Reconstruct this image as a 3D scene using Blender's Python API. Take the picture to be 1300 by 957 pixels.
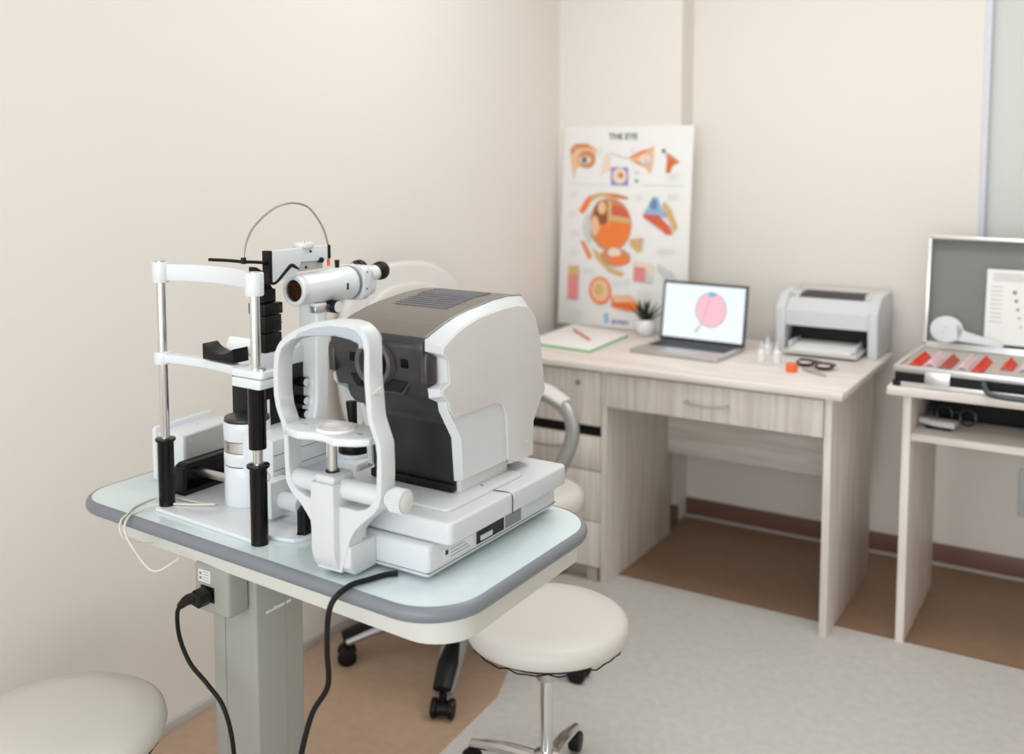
import bpy, bmesh, math, random
from mathutils import Vector, Matrix
R = math.radians
PI = math.pi
random.seed(7)
for o in list(bpy.data.objects):
    bpy.data.objects.remove(o)
S = bpy.context.scene
COL = S.collection

# ------------------------------------------------------------ camera
PITCH, YAW = R(5.017), R(31.41)
cam_data = bpy.data.cameras.new('camera')
cam = bpy.data.objects.new('camera', cam_data)
COL.objects.link(cam)
cam.location = (0, 0, 1.5)
cam.rotation_euler = (R(90) - PITCH, 0, YAW)
cam_data.sensor_width = 36
cam_data.lens = 36 * 1310 / 1300
cam_data.shift_y = (305 - 478.5) / 1300
cam_data.clip_start = 0.05
cam_data.dof.use_dof = True
cam_data.dof.focus_distance = 1.95
cam_data.dof.aperture_fstop = 2.3
S.camera = cam

# ------------------------------------------------------------ light and exposure
S.view_settings.view_transform = 'Standard'
S.view_settings.look = 'None'
S.view_settings.gamma = 1.0
S.view_settings.use_curve_mapping = False
S.view_settings.exposure = 0.09
world = bpy.data.worlds.new('world')
S.world = world
world.use_nodes = True
world.node_tree.nodes['Background'].inputs[0].default_value = (0.9, 0.95, 1.0, 1)
world.node_tree.nodes['Background'].inputs[1].default_value = 0.3


def area(name, loc, rot, sx, sy, power, color):
    l = bpy.data.lights.new(name, 'AREA')
    l.shape = 'RECTANGLE'
    l.size, l.size_y, l.energy, l.color = sx, sy, power, color
    o = bpy.data.objects.new(name, l)
    o.location, o.rotation_euler = loc, rot
    COL.objects.link(o)
    return o


area('daylight_rear_window', (-0.8, -1.65, 1.5), (R(89), 0, 0), 2.3, 1.7, 48, (0.90, 0.955, 1.0))
area('fill_rear_right', (0.75, -1.65, 1.35), (R(90), 0, R(6)), 0.9, 1.5, 21, (0.90, 0.955, 1.0))  # added fill light behind the camera, brightens the drawer fronts
area('ceiling_lamp_table', (-0.75, 1.3, 2.66), (0, 0, 0), 1.2, 1.2, 6.5, (0.97, 0.985, 1.0))
area('ceiling_lamp_desk', (-0.75, 2.6, 2.66), (0, 0, 0), 1.6, 0.6, 19, (0.98, 0.985, 1.0))


# ------------------------------------------------------------ materials
def mat(name, col, rough=0.5, metal=0.0, spec=0.5, noise=None, bump=None, coat=0.0, emit=None, trans=0.0):
    m = bpy.data.materials.new(name)
    m.use_nodes = True
    nt = m.node_tree
    b = nt.nodes['Principled BSDF']
    b.inputs['Base Color'].default_value = (*col, 1)
    b.inputs['Roughness'].default_value = rough
    b.inputs['Metallic'].default_value = metal
    b.inputs['Specular IOR Level'].default_value = spec
    b.inputs['Coat Weight'].default_value = coat
    b.inputs['Transmission Weight'].default_value = trans
    if emit:
        b.inputs['Emission Color'].default_value = (*emit[0], 1)
        b.inputs['Emission Strength'].default_value = emit[1]
    tc = nt.nodes.new('ShaderNodeTexCoord')
    if noise:
        sc, amt = noise[0], noise[1]
        col2 = noise[2] if len(noise) > 2 else tuple(c * 0.8 for c in col)
        mp = nt.nodes.new('ShaderNodeMapping')
        if len(noise) > 3:
            mp.inputs['Scale'].default_value = noise[3]
        nt.links.new(tc.outputs['Object'], mp.inputs[0])
        n = nt.nodes.new('ShaderNodeTexNoise')
        n.inputs['Scale'].default_value = sc
        n.inputs['Detail'].default_value = 5
        nt.links.new(mp.outputs[0], n.inputs['Vector'])
        r = nt.nodes.new('ShaderNodeValToRGB')
        r.color_ramp.elements[0].position = 0.5 - 0.5 * amt
        r.color_ramp.elements[1].position = 0.5 + 0.5 * amt
        r.color_ramp.elements[0].color = (*col2, 1)
        r.color_ramp.elements[1].color = (*col, 1)
        nt.links.new(n.outputs['Fac'], r.inputs[0])
        nt.links.new(r.outputs[0], b.inputs['Base Color'])
    if bump:
        n2 = nt.nodes.new('ShaderNodeTexNoise')
        n2.inputs['Scale'].default_value = bump[0]
        nt.links.new(tc.outputs['Object'], n2.inputs['Vector'])
        bp = nt.nodes.new('ShaderNodeBump')
        bp.inputs['Strength'].default_value = bump[1]
        bp.inputs['Distance'].default_value = 0.002
        nt.links.new(n2.outputs['Fac'], bp.inputs['Height'])
        nt.links.new(bp.outputs[0], b.inputs['Normal'])
    return m


def srgb(r, g, b):
    f = lambda c: (c / 255 / 12.92) if c / 255 <= 0.04045 else ((c / 255 + 0.055) / 1.055) ** 2.4
    return (f(r), f(g), f(b))


WALL = mat('painted_wall', srgb(233, 227, 219), 0.75, spec=0.2, bump=(220, 0.06))
CEIL = mat('ceiling_paint', srgb(240, 238, 232), 0.8, spec=0.2)
FLOOR_G = mat('grey_vinyl', srgb(206, 203, 197), 0.5, noise=(38, 0.5, srgb(194, 191, 185)), bump=(300, 0.1))
FLOOR_B = mat('brown_linoleum', srgb(150, 120, 94), 0.42, noise=(30, 0.6, srgb(139, 109, 84)), bump=(300, 0.05))
SKIRT = mat('brown_skirting', srgb(122, 88, 76), 0.45)
WELD = mat('pale_seam', srgb(190, 188, 185), 0.5)
WHITE = mat('white_plastic', srgb(210, 213, 215), 0.35)
WHITE2 = mat('white_enamel', srgb(222, 226, 229), 0.28, coat=0.3)
CREAM = mat('warm_white_plastic', srgb(214, 212, 207), 0.4)
PANEL = mat('light_grey_plastic', srgb(210, 208, 206), 0.42)
LAMIN = mat('white_laminate', srgb(216, 230, 232), 0.16, spec=0.7)
EDGE = mat('grey_edge_band', srgb(122, 126, 133), 0.38)
TBODY = mat('table_enamel', srgb(212, 211, 204), 0.45)
COLM = mat('column_enamel', srgb(158, 157, 149), 0.45)
BLACK = mat('black_plastic', srgb(8, 8, 9), 0.4, spec=0.3)
BLACKG = mat('gloss_black', srgb(5, 5, 6), 0.15, spec=0.3)
RUBBER = mat('black_rubber', srgb(8, 8, 9), 0.5, spec=0.3)
DKGREY = mat('dark_grey_plastic', srgb(48, 46, 47), 0.3, spec=0.6)
BROWNTOP = mat('taupe_plastic', srgb(104, 96, 89), 0.3, spec=0.6)
VENT = mat('vent_grey', srgb(98, 98, 106), 0.4)
CHROME = mat('chrome', (0.75, 0.75, 0.76), 0.16, metal=1)
SATIN = mat('satin_metal', (0.6, 0.59, 0.57), 0.35, metal=1)
ALU = mat('brushed_aluminium', (0.78, 0.78, 0.78), 0.33, metal=1)
SILVERP = mat('silver_paint', srgb(170, 170, 170), 0.35, metal=0.5)
GLASSB = mat('brown_coated_lens', srgb(70, 40, 24), 0.05, coat=1.0, noise=(22, 0.5, srgb(20, 12, 10)))
SHADE = mat('glass_dark', srgb(6, 6, 8), 0.5, spec=0.12)
ORANGE = mat('orange_plastic', srgb(245, 110, 50), 0.4)
RED = mat('red_enamel', srgb(226, 62, 34), 0.35)
REDDK = mat('dark_red_plastic', srgb(170, 30, 28), 0.4)
RUST = mat('dull_red_enamel', srgb(190, 92, 72), 0.4)
PINK = mat('pale_pink_enamel', srgb(232, 205, 208), 0.4)
LEATHER = mat('cream_leatherette', srgb(212, 208, 201), 0.42, bump=(400, 0.08))
PAPER = mat('paper', srgb(238, 237, 235), 0.7, spec=0.2)
GREEN = mat('green_cover', srgb(72, 190, 84), 0.5)
CORAL = mat('coral_pen', srgb(232, 120, 96), 0.4)
LEAF = mat('succulent_green', srgb(44, 66, 34), 0.45, noise=(60, 0.6, srgb(28, 44, 22)))
SOIL = mat('potting_soil', srgb(50, 40, 32), 0.9)
POT = mat('white_ceramic', srgb(236, 236, 236), 0.25)
CABLE_W = mat('white_cable', srgb(214, 209, 198), 0.45)
CABLE_G = mat('grey_metal_cable', srgb(168, 166, 168), 0.3, metal=0.6)
CASEGREY = mat('grey_case_lining', srgb(132, 134, 131), 0.8, spec=0.2, bump=(500, 0.15))
BLIND = mat('blind_fabric', srgb(214, 215, 211), 0.8, spec=0.2)
FRAME = mat('window_frame_paint', srgb(214, 216, 226), 0.4)
GLASS = mat('window_glass', (0.9, 0.95, 1.0), 0.02, trans=1.0)
TEXT = mat('print_black', srgb(40, 38, 40), 0.6)
TEXTG = mat('print_grey', srgb(150, 148, 150), 0.6)
LABEL = mat('label_white', srgb(226, 226, 224), 0.5)
LAPM = mat('laptop_aluminium', srgb(196, 194, 192), 0.35, metal=0.6)
KEYS = mat('laptop_keys', srgb(48, 56, 72), 0.5)
SCREEN = mat('laptop_screen', srgb(12, 12, 14), 0.3, emit=(srgb(240, 248, 254), 0.98))
SCR_P = mat('screen_pink', srgb(12, 12, 14), 0.3, emit=(srgb(250, 196, 208), 0.95))
SCR_B = mat('screen_blue', srgb(12, 12, 14), 0.3, emit=(srgb(112, 184, 238), 0.9))
SCR_T = mat('screen_tan', srgb(12, 12, 14), 0.3, emit=(srgb(210, 205, 180), 0.9))
SCR_G = mat('screen_grey', srgb(12, 12, 14), 0.3, emit=(srgb(176, 176, 200), 0.7))


def wood(name, vertical=True, axis=None):
    """pale washed ash, streaks running along one axis"""
    m = bpy.data.materials.new(name)
    m.use_nodes = True
    nt = m.node_tree
    b = nt.nodes['Principled BSDF']
    b.inputs['Roughness'].default_value = 0.42
    tc = nt.nodes.new('ShaderNodeTexCoord')
    mp = nt.nodes.new('ShaderNodeMapping')
    mp.inputs['Scale'].default_value = (1, 1, 0.05) if vertical else (0.05, 1, 1)
    nt.links.new(tc.outputs['Object'], mp.inputs[0])
    n = nt.nodes.new('ShaderNodeTexNoise')
    n.inputs['Scale'].default_value = 55
    n.inputs['Detail'].default_value = 6
    n.inputs['Distortion'].default_value = 0.3
    nt.links.new(mp.outputs[0], n.inputs['Vector'])
    r = nt.nodes.new('ShaderNodeValToRGB')
    cr = r.color_ramp
    cr.elements[0].position = 0.34
    cr.elements[0].color = (*srgb(214, 203, 194), 1)
    cr.elements[1].position = 0.62
    cr.elements[1].color = (*srgb(236, 228, 221), 1)
    nt.links.new(n.outputs['Fac'], r.inputs[0])
    nt.links.new(r.outputs[0], b.inputs['Base Color'])
    return m


WOODV = wood('pale_ash_vertical')
WOODH = wood('pale_ash_horizontal', False)
WEDGE = mat('pale_ash_edge', srgb(196, 182, 166), 0.45)


# ------------------------------------------------------------ mesh helpers
class M:
    """collects shapes in one frame and links them as ONE mesh object"""

    def __init__(self, org=(0, 0, 0)):
        self.bm = bmesh.new()
        self.org = Vector(org)
        self.X = None

    def _merge(self, tmp):
        me = bpy.data.meshes.new('t')
        tmp.to_mesh(me)
        tmp.free()
        if self.X is not None:
            me.transform(self.X)
        self.bm.from_mesh(me)
        bpy.data.meshes.remove(me)

    def box(self, a, b, bev=0.0, seg=2):
        t = bmesh.new()
        a, b = Vector(a), Vector(b)
        c, s = (a + b) / 2, (b - a)
        bmesh.ops.create_cube(t, size=1, matrix=Matrix.Translation(c) @ Matrix.Diagonal((abs(s.x), abs(s.y), abs(s.z), 1)))
        if bev > 0:
            bmesh.ops.bevel(t, geom=t.edges[:], offset=bev, segments=seg, profile=0.5, affect='EDGES', clamp_overlap=True)
        self._merge(t)
        return self

    def cyl(self, p0, p1, r0, r1=None, n=32, bev=0.0):
        if r1 is None:
            r1 = r0
        p0, p1 = Vector(p0), Vector(p1)
        d = p1 - p0
        q = Vector((0, 0, 1)).rotation_difference(d).to_matrix().to_4x4()
        t = bmesh.new()
        bmesh.ops.create_cone(t, cap_ends=True, cap_tris=False, segments=n, radius1=r0, radius2=r1, depth=d.length,
                              matrix=Matrix.Translation((p0 + p1) / 2) @ q)
        if bev > 0:
            es = [e for e in t.edges if any(len(f.verts) > 4 for f in e.link_faces)]
            bmesh.ops.bevel(t, geom=es, offset=bev, segments=2, profile=0.5, affect='EDGES', clamp_overlap=True)
        self._merge(t)
        return self

    def lathe(self, prof, c, axis=(0, 0, 1), n=40):
        """prof: (radius, height) pairs; closed with caps when radius is 0"""
        q = Vector((0, 0, 1)).rotation_difference(Vector(axis)).to_matrix().to_4x4()
        X = Matrix.Translation(Vector(c)) @ q
        t = bmesh.new()
        rings = []
        for r, h in prof:
            if r < 1e-6:
                rings.append([t.verts.new(X @ Vector((0, 0, h)))])
            else:
                rings.append([t.verts.new(X @ Vector((r * math.cos(2 * PI * k / n), r * math.sin(2 * PI * k / n), h))) for k in range(n)])
        for A, B in zip(rings, rings[1:]):
            for k in range(n):
                k2 = (k + 1) % n
                if len(A) == 1 and len(B) == 1:
                    break
                if len(A) == 1:
                    t.faces.new((A[0], B[k2], B[k]))
                elif len(B) == 1:
                    t.faces.new((A[k], A[k2], B[0]))
                else:
                    t.faces.new((A[k], A[k2], B[k2], B[k]))
        bmesh.ops.recalc_face_normals(t, faces=t.faces[:])
        self._merge(t)
        return self

    def prism(self, pts, axis, d0, d1, bev=0.0, pts1=None, seg=2):
        """outline in the plane of the two other axes (in x,y,z order), extruded along axis;
        pts1: outline at d1 when it differs"""
        def mk(p, d):
            if axis == 'x':
                return (d, p[0], p[1])
            if axis == 'y':
                return (p[0], d, p[1])
            return (p[0], p[1], d)
        t = bmesh.new()
        A = [t.verts.new(mk(p, d0)) for p in pts]
        B = [t.verts.new(mk(p, d1)) for p in (pts1 or pts)]
        n = len(A)
        f0 = t.faces.new(A)
        f1 = t.faces.new(B[::-1])
        for k in range(n):
            t.faces.new((A[k], B[k], B[(k + 1) % n], A[(k + 1) % n]))
        bmesh.ops.recalc_face_normals(t, faces=t.faces[:])
        if bev > 0:
            es = [e for e in t.edges if (f0 in e.link_faces or f1 in e.link_faces)]
            bmesh.ops.bevel(t, geom=es, offset=bev, segments=seg, profile=0.5, affect='EDGES', clamp_overlap=True)
        bmesh.ops.triangulate(t, faces=[f for f in t.faces if len(f.verts) > 4])
        self._merge(t)
        return self

    def tube(self, pts, r, n=10, smooth=6, radii=None, flat=None):
        P = [Vector(p) for p in pts]
        if smooth and len(P) > 2:
            Q, RR = [], []
            for i in range(len(P) - 1):
                p0, p1, p2, p3 = P[max(i - 1, 0)], P[i], P[i + 1], P[min(i + 2, len(P) - 1)]
                for k in range(smooth):
                    s = k / smooth
                    Q.append(0.5 * ((2 * p1) + (p2 - p0) * s + (2 * p0 - 5 * p1 + 4 * p2 - p3) * s * s + (3 * p1 - p0 - 3 * p2 + p3) * s ** 3))
                    if radii:
                        RR.append(radii[i] * (1 - s) + radii[i + 1] * s)
            Q.append(P[-1])
            if radii:
                RR.append(radii[-1])
            P, radii = Q, (RR if radii else None)
        t = bmesh.new()
        rings = []
        T0 = (P[1] - P[0]).normalized()
        up = Vector((0, 0, 1)) if abs(T0.z) < 0.9 else Vector((1, 0, 0))
        N = (up - T0 * up.dot(T0)).normalized()
        for i, p in enumerate(P):
            T = (P[min(i + 1, len(P) - 1)] - P[max(i - 1, 0)]).normalized()
            N = (N - T * N.dot(T)).normalized()
            Bn = T.cross(N)
            rr = radii[i] if radii else r
            fa, fb = flat if flat else (1, 1)
            rings.append([t.verts.new(p + (N * math.cos(2 * PI * k / n) * fa + Bn * math.sin(2 * PI * k / n) * fb) * rr) for k in range(n)])
        for A, B in zip(rings, rings[1:]):
            for k in range(n):
                t.faces.new((A[k], A[(k + 1) % n], B[(k + 1) % n], B[k]))
        t.faces.new(rings[0][::-1])
        t.faces.new(rings[-1])
        bmesh.ops.recalc_face_normals(t, faces=t.faces[:])
        self._merge(t)
        return self

    def quad(self, pts):
        t = bmesh.new()
        t.faces.new([t.verts.new(p) for p in pts])
        self._merge(t)
        return self

    def link(self, name, m, parent=None, smooth=True, label=None, angle=35):
        me = bpy.data.meshes.new(name)
        bmesh.ops.translate(self.bm, verts=self.bm.verts[:], vec=-self.org)
        bmesh.ops.remove_doubles(self.bm, verts=self.bm.verts[:], dist=1e-6)
        self.bm.to_mesh(me)
        self.bm.free()
        me.materials.append(m)
        if smooth:
            me.polygons.foreach_set('use_smooth', [True] * len(me.polygons))
            me.set_sharp_from_angle(angle=R(angle))
        o = bpy.data.objects.new(name, me)
        COL.objects.link(o)
        if parent:
            o.parent = parent
        if label:
            o['label'] = label
        return o


def thing(name, label, cat, loc=(0, 0, 0), rz=0.0, group=None):
    o = bpy.data.objects.new(name, None)
    o.empty_display_size = 0.05
    COL.objects.link(o)
    o.location = loc
    o.rotation_euler = (0, 0, rz)
    o['label'] = label
    o['category'] = cat
    if group:
        o['group'] = group
    return o


def tag(o, label, cat, group=None):
    o['label'] = label
    o['category'] = cat
    if group:
        o['group'] = group
    return o


def struct(name, m, mt, **k):
    o = m.link(name, mt, **k)
    o['kind'] = 'structure'
    return o


def copy_tree(o, parent=None):
    c = o.copy()
    COL.objects.link(c)
    if parent:
        c.parent = parent
    for ch in list(o.children):
        copy_tree(ch, c)
    return c


def text_mesh(txt, size, mt, parent, name, xf, label=None, bold=0.0, squeeze=1.0):
    """lettering laid in the XY plane of the 4x4 xf"""
    cu = bpy.data.curves.new(name, 'FONT')
    cu.body = txt
    cu.size = size
    cu.extrude = size * 0.01
    cu.offset = bold * size
    cu.align_x = 'CENTER'
    cu.align_y = 'CENTER'
    tmp = bpy.data.objects.new(name + '_t', cu)
    COL.objects.link(tmp)
    dg = bpy.context.evaluated_depsgraph_get()
    me = bpy.data.meshes.new_from_object(tmp.evaluated_get(dg))
    bpy.data.objects.remove(tmp)
    bpy.data.curves.remove(cu)
    me.name = name
    me.transform(xf @ Matrix.Diagonal((squeeze, 1, 1, 1)))
    me.materials.clear()
    me.materials.append(mt)
    o = bpy.data.objects.new(name, me)
    COL.objects.link(o)
    o.parent = parent
    if label:
        o['label'] = label
    return o


def xf_front(x, y, z):
    """text plane facing -Y at (x,y,z)"""
    return Matrix.Translation((x, y, z)) @ Matrix.Rotation(R(90), 4, 'X')


def rounded(corners, rad, n=8):
    """rounded polygon; corners list (x,y), rad list"""
    out = []
    N = len(corners)
    for i, (p, r) in enumerate(zip(corners, rad)):
        p = Vector(p)
        a = (Vector(corners[i - 1]) - p).normalized()
        b = (Vector(corners[(i + 1) % N]) - p).normalized()
        ang = a.angle(b)
        dd = r / math.tan(ang / 2)
        c = p + (a + b).normalized() * (r / math.sin(ang / 2))
        s, e = p + a * dd, p + b * dd
        a0, a1 = math.atan2(s.y - c.y, s.x - c.x), math.atan2(e.y - c.y, e.x - c.x)
        while a1 - a0 > PI:
            a1 -= 2 * PI
        while a1 - a0 < -PI:
            a1 += 2 * PI
        for k in range(n + 1):
            t_ = a0 + (a1 - a0) * k / n
            out.append((c.x + r * math.cos(t_), c.y + r * math.sin(t_)))
    return out


# ------------------------------------------------------------ the room
XL, YB, XR, YR, ZC = -2.09, 3.92, 1.6, -1.75, 2.7
PX, PY = -1.548, 3.80     # pillar right face, pillar front face
WX0, WX1, WZ0, WZ1 = -0.482, 0.62, 0.95, 2.35
struct('wall_left', M().box((XL - 0.1, YR, 0), (XL, YB + 0.1, ZC)), WALL)
wb = M()
wb.box((XL - 0.1, YB, 0), (WX0, YB + 0.1, ZC))
wb.box((WX1, YB, 0), (XR + 0.1, YB + 0.1, ZC))
wb.box((WX0, YB, 0), (WX1, YB + 0.1, WZ0))
wb.box((WX0, YB, WZ1), (WX1, YB + 0.1, ZC))
struct('wall_back', wb, WALL)
struct('wall_pillar', M().box((XL, PY, 0), (PX, YB, ZC)), WALL)
struct('wall_right', M().box((XR, YR, 0), (XR + 0.1, YB, ZC)), WALL)
wr = M()
wr.box((XL - 0.1, YR - 0.1, 0), (XR + 0.1, YR, 0.55))
wr.box((XL - 0.1, YR - 0.1, 2.45), (XR + 0.1, YR, ZC))
wr.box((XL - 0.1, YR - 0.1, 0.55), (-2.07, YR, 2.45))
wr.box((1.25, YR - 0.1, 0.55), (XR + 0.1, YR, 2.45))
struct('wall_rear', wr, WALL)
struct('ceiling', M().box((XL - 0.1, YR - 0.1, ZC), (XR + 0.1, YB + 0.1, ZC + 0.1)), CEIL)
struct('floor', M().box((XL - 0.1, YR - 0.1, -0.1), (XR + 0.1, YB + 0.1, 0)), FLOOR_B)
# grey vinyl sheet in the middle of the room, ends in front of the desks
gv = M().prism([(-1.72, 3.03), (-1.66, 3.213), (XR, 3.213), (XR, YR), (-1.18, YR), (-1.45, 2.3)], 'z', -0.001, 0.0025)
struct('floor_sheet', gv, FLOOR_G, smooth=False)
FLOOR_T = mat('tan_floor', srgb(186, 158, 134), 0.42, noise=(30, 0.6, srgb(174, 146, 122)), bump=(300, 0.05))  # lighter tan layer over the brown floor along the left wall
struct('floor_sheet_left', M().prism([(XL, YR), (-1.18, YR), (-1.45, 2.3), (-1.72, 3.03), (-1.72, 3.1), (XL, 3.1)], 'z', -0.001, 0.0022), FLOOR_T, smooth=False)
struct('trim_1', M().box((XL, 3.213, 0), (XR, 3.219, 0.003)), SKIRT)
struct('baseboard_back', M().box((PX, YB - 0.014, 0.0), (XR, YB, 0.075), 0.003), SKIRT)
struct('trim_2', M().box((PX, YB - 0.022, 0.0), (XR, YB - 0.013, 0.008)), WELD)
struct('baseboard_pillar', M().box((XL, PY - 0.014, 0.0), (PX + 0.014, PY, 0.075), 0.003), SKIRT)
struct('baseboard_left', M().box((XL, YR, 0.0), (XL + 0.012, PY - 0.014, 0.03), 0.003), WELD)
# window with closed vertical blind
wf = M()
fy0, fy1 = YB - 0.02, YB + 0.06
for a, b in (((WX0, fy0, WZ0), (WX0 + 0.020, fy1, WZ1)), ((WX1 - 0.03, fy0, WZ0), (WX1, fy1, WZ1)),
             ((WX0, fy0, WZ0), (WX1, fy1, WZ0 + 0.03)), ((WX0, fy0, WZ1 - 0.03), (WX1, fy1, WZ1))):
    wf.box(a, b, 0.003)
w = struct('window_1', wf, FRAME)
M().box((WX0, YB + 0.045, WZ0), (WX1, YB + 0.05, WZ1)).link('pane', GLASS, w)
for k in range(6):
    x = WX0 + 0.020 + k * 0.178
    M().box((x, YB + 0.012 - 0.004 * (k % 2), WZ0 + 0.03), (x + 0.184, YB + 0.016 - 0.004 * (k % 2), WZ1 - 0.03)).link('blind_slat', BLIND, w)
struct('window_backing', M().box((WX0 - 0.05, YB + 0.10, WZ0 - 0.05), (WX1 + 0.05, YB + 0.12, WZ1 + 0.05)), WALL)
so = thing('wall_socket', 'white wall socket low on the wall beneath the right desk', 'socket', (-0.28, YB, 0.31))
M().box((-0.04, -0.012, -0.085), (0.04, 0, 0.085), 0.004).link('faceplate', WHITE, so)
for dz in (-0.04, 0.04):
    M().cyl((0, -0.016, dz), (0, -0.011, dz), 0.021, n=24).link('outlet', CREAM, so)

# ------------------------------------------------------------ desk with drawers
DZ = 0.780
dk = thing('desk', 'pale ash writing desk with wide middle drawer and drawer pedestal, carrying the laptop', 'desk', (-1.33, 3.45, 0))
o = (-1.33, 3.45, 0)
M(o).box((-1.95, 3.065, DZ - 0.022), (-0.728, 3.795, DZ), 0.002).link('desktop', WOODH, dk)
M(o).box((-0.792, 3.116, 0), (-0.770, 3.685, DZ - 0.022), 0.001).link('side_panel', WOODV, dk)
M(o).box((-1.545, 3.116, 0), (-1.523, 3.685, DZ - 0.022), 0.001).link('side_panel', WOODV, dk)
M(o).box((-1.95, 3.116, 0), (-1.928, 3.685, DZ - 0.022), 0.001).link('side_panel', WOODV, dk)
M(o).box((-1.523, 3.655, 0.335), (-0.792, 3.673, 0.60), 0.001).link('back_rail', WOODH, dk)
M(o).box((-1.928, 3.665, 0.0), (-1.545, 3.68, DZ - 0.022)).link('pedestal_back', WOODV, dk)
M(o).box((-1.928, 3.15, 0.0), (-1.545, 3.165, 0.055)).link('plinth', WEDGE, dk)
M(o).box((-1.928, 3.13, 0.52), (-1.545, 3.64, 0.545)).link('pedestal_rail', BLACK, dk, label='black recessed gap between the drawers')


def handle_bar(mm, x0, x1, y, z, sag=0.006):
    n = 9
    pts = [(x0 + (x1 - x0) * k / (n - 1), y - 0.022 - 0.004 * math.sin(PI * k / (n - 1)), z - sag * math.sin(PI * k / (n - 1))) for k in range(n)]
    mm.tube(pts, 0.0042, 8, 2)
    for x in (x0 + 0.008, x1 - 0.008):
        mm.cyl((x, y, z), (x, y - 0.024, z), 0.004, n=12)


d = M(o).box((-1.521, 3.108, 0.629), (-0.794, 3.126, 0.744), 0.001).link('drawer', WOODV, dk, label='wide middle drawer')
h = M(o)
handle_bar(h, -1.236, -1.084, 3.108, 0.687)
h.link('handle', SATIN, d)
M(o).box((-1.50, 3.126, 0.635), (-0.81, 3.62, 0.70)).link('drawer_box', WEDGE, d)
for z0, z1, hz in ((0.556, 0.744, 0.665), (0.400, 0.517, 0.475), (0.221, 0.396, 0.34), (0.058, 0.217, 0.16)):
    d = M(o).box((-1.926, 3.108, z0), (-1.547, 3.126, z1), 0.001).link('drawer', WOODV, dk)
    h = M(o)
    handle_bar(h, -1.83, -1.685, 3.108, hz)
    h.link('handle', SATIN, d)
    if z0 > 0.5:
        M(o).cyl((-1.628, 3.10, 0.703), (-1.628, 3.109, 0.703), 0.009, n=20).link('drawer_lock', CHROME, d)
M(o).box((-1.60, 3.12, 0.0), (-1.56, 3.16, 0.05), 0.002).link('foot', WEDGE, dk)

# ------------------------------------------------------------ second desk (right)
D2 = 0.800
d2 = thing('desk', 'pale ash desk at the right edge with open shelf, carrying the metal lens case', 'desk', (-0.1, 3.45, 0))
o = (-0.1, 3.45, 0)
M(o).box((-0.622, 3.155, D2 - 0.024), (0.56, 3.84, D2), 0.002).link('desktop', WOODH, d2)
M(o).box((-0.584, 3.205, 0), (-0.560, 3.69, D2 - 0.024), 0.001).link('side_panel', WOODV, d2)
M(o).box((0.50, 3.205, 0), (0.524, 3.69, D2 - 0.024), 0.001).link('side_panel', WOODV, d2)
M(o).box((-0.560, 3.215, 0.630), (0.50, 3.69, 0.652), 0.001).link('shelf', WOODH, d2)
M(o).box((-0.560, 3.66, 0.53), (0.50, 3.676, 0.776), 0.001).link('back_rail', WOODH, d2)

# ------------------------------------------------------------ poster
pt = thing('eye_anatomy_poster', 'white laminated eye anatomy poster board leaning on the pillar behind the desk', 'poster', (-1.775, 3.735, DZ + 0.002), 0)
pt.rotation_euler = (R(-4.2), 0, R(0.5))
PW, PH = 0.565, 0.815
M().box((-PW / 2, 0, 0), (PW / 2, 0.008, PH), 0.002).link('board', PAPER, pt)


def pm(r, g, b):
    return mat('poster_ink', srgb(r, g, b), 0.55)


# poster pixel frame: x 85..655, y 55..905 of the close-up
def pp(x, y):
    t_ = (y - 55) / 850
    xl = 85 - 42 * t_
    xr = 660 - 12 * t_
    return ((x - xl) / (xr - xl) * PW - PW / 2, PH * (1 - t_))


def ell(x, y, rx, ry, n=26, a=0):
    out = []
    for k in range(n):
        c_, s_ = math.cos(2 * PI * k / n) * rx, math.sin(2 * PI * k / n) * ry
        out.append((x + c_ * math.cos(a) - s_ * math.sin(a), y + c_ * math.sin(a) + s_ * math.cos(a)))
    return out


LAY = [0.0006]


def ink(name, pts, m, parent=None):
    LAY[0] += 0.00012
    p = [pp(*q) for q in pts]
    mm = M().prism(p, 'y', -LAY[0], -LAY[0] + 0.00008)
    return mm.link(name, m, parent or pt, smooth=False)


C_SK, C_SK2, C_OR, C_OR2, C_RD = pm(236, 190, 150), pm(206, 140, 98), pm(240, 128, 58), pm(222, 104, 48), pm(214, 96, 78)
C_TAN, C_BL, C_BL2, C_GR, C_PK = pm(214, 178, 118), pm(150, 180, 214), pm(104, 138, 176), pm(206, 206, 206), pm(226, 140, 138)
C_BR, C_DK, C_PALE, C_PUR = pm(150, 82, 50), pm(70, 62, 66), pm(238, 216, 196), pm(150, 140, 200)
text_mesh('THE EYE', 0.034, TEXT, pt, 'title', Matrix.Translation((0.0 + pp(355, 100)[0], -0.001, pp(355, 100)[1])) @ Matrix.Rotation(R(90), 4, 'X'), bold=0.015)
e = ink('eye_picture', [(108, 150), (130, 128), (190, 125), (235, 150), (228, 190), (205, 232), (160, 225), (140, 235), (128, 290), (118, 240), (112, 200)], C_SK)
ink('brow', [(110, 155), (140, 128), (190, 130), (225, 150), (190, 146), (140, 150), (116, 180)], C_SK2)
ink('eyelid', ell(188, 196, 42, 38), C_SK2)
ink('eye_white', ell(180, 198, 28, 17), C_PALE)
ink('iris', ell(177, 198, 14, 15), pm(128, 132, 140))
ink('pupil', ell(177, 198, 6, 6, 14), C_DK)
ink('face_profile', [(275, 165), (298, 175), (300, 240), (270, 252), (252, 270), (262, 215)], C_PALE)
ink('nerve_line', [(298, 165), (340, 178), (385, 192), (385, 197), (338, 184), (298, 171)], C_GR)
ink('orbit_picture', [(380, 190), (430, 160), (470, 150), (492, 135), (492, 200), (480, 255), (455, 228), (400, 205)], C_SK)
ink('muscle', [(382, 186), (440, 158), (480, 150), (440, 172), (400, 188)], C_OR)
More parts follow.
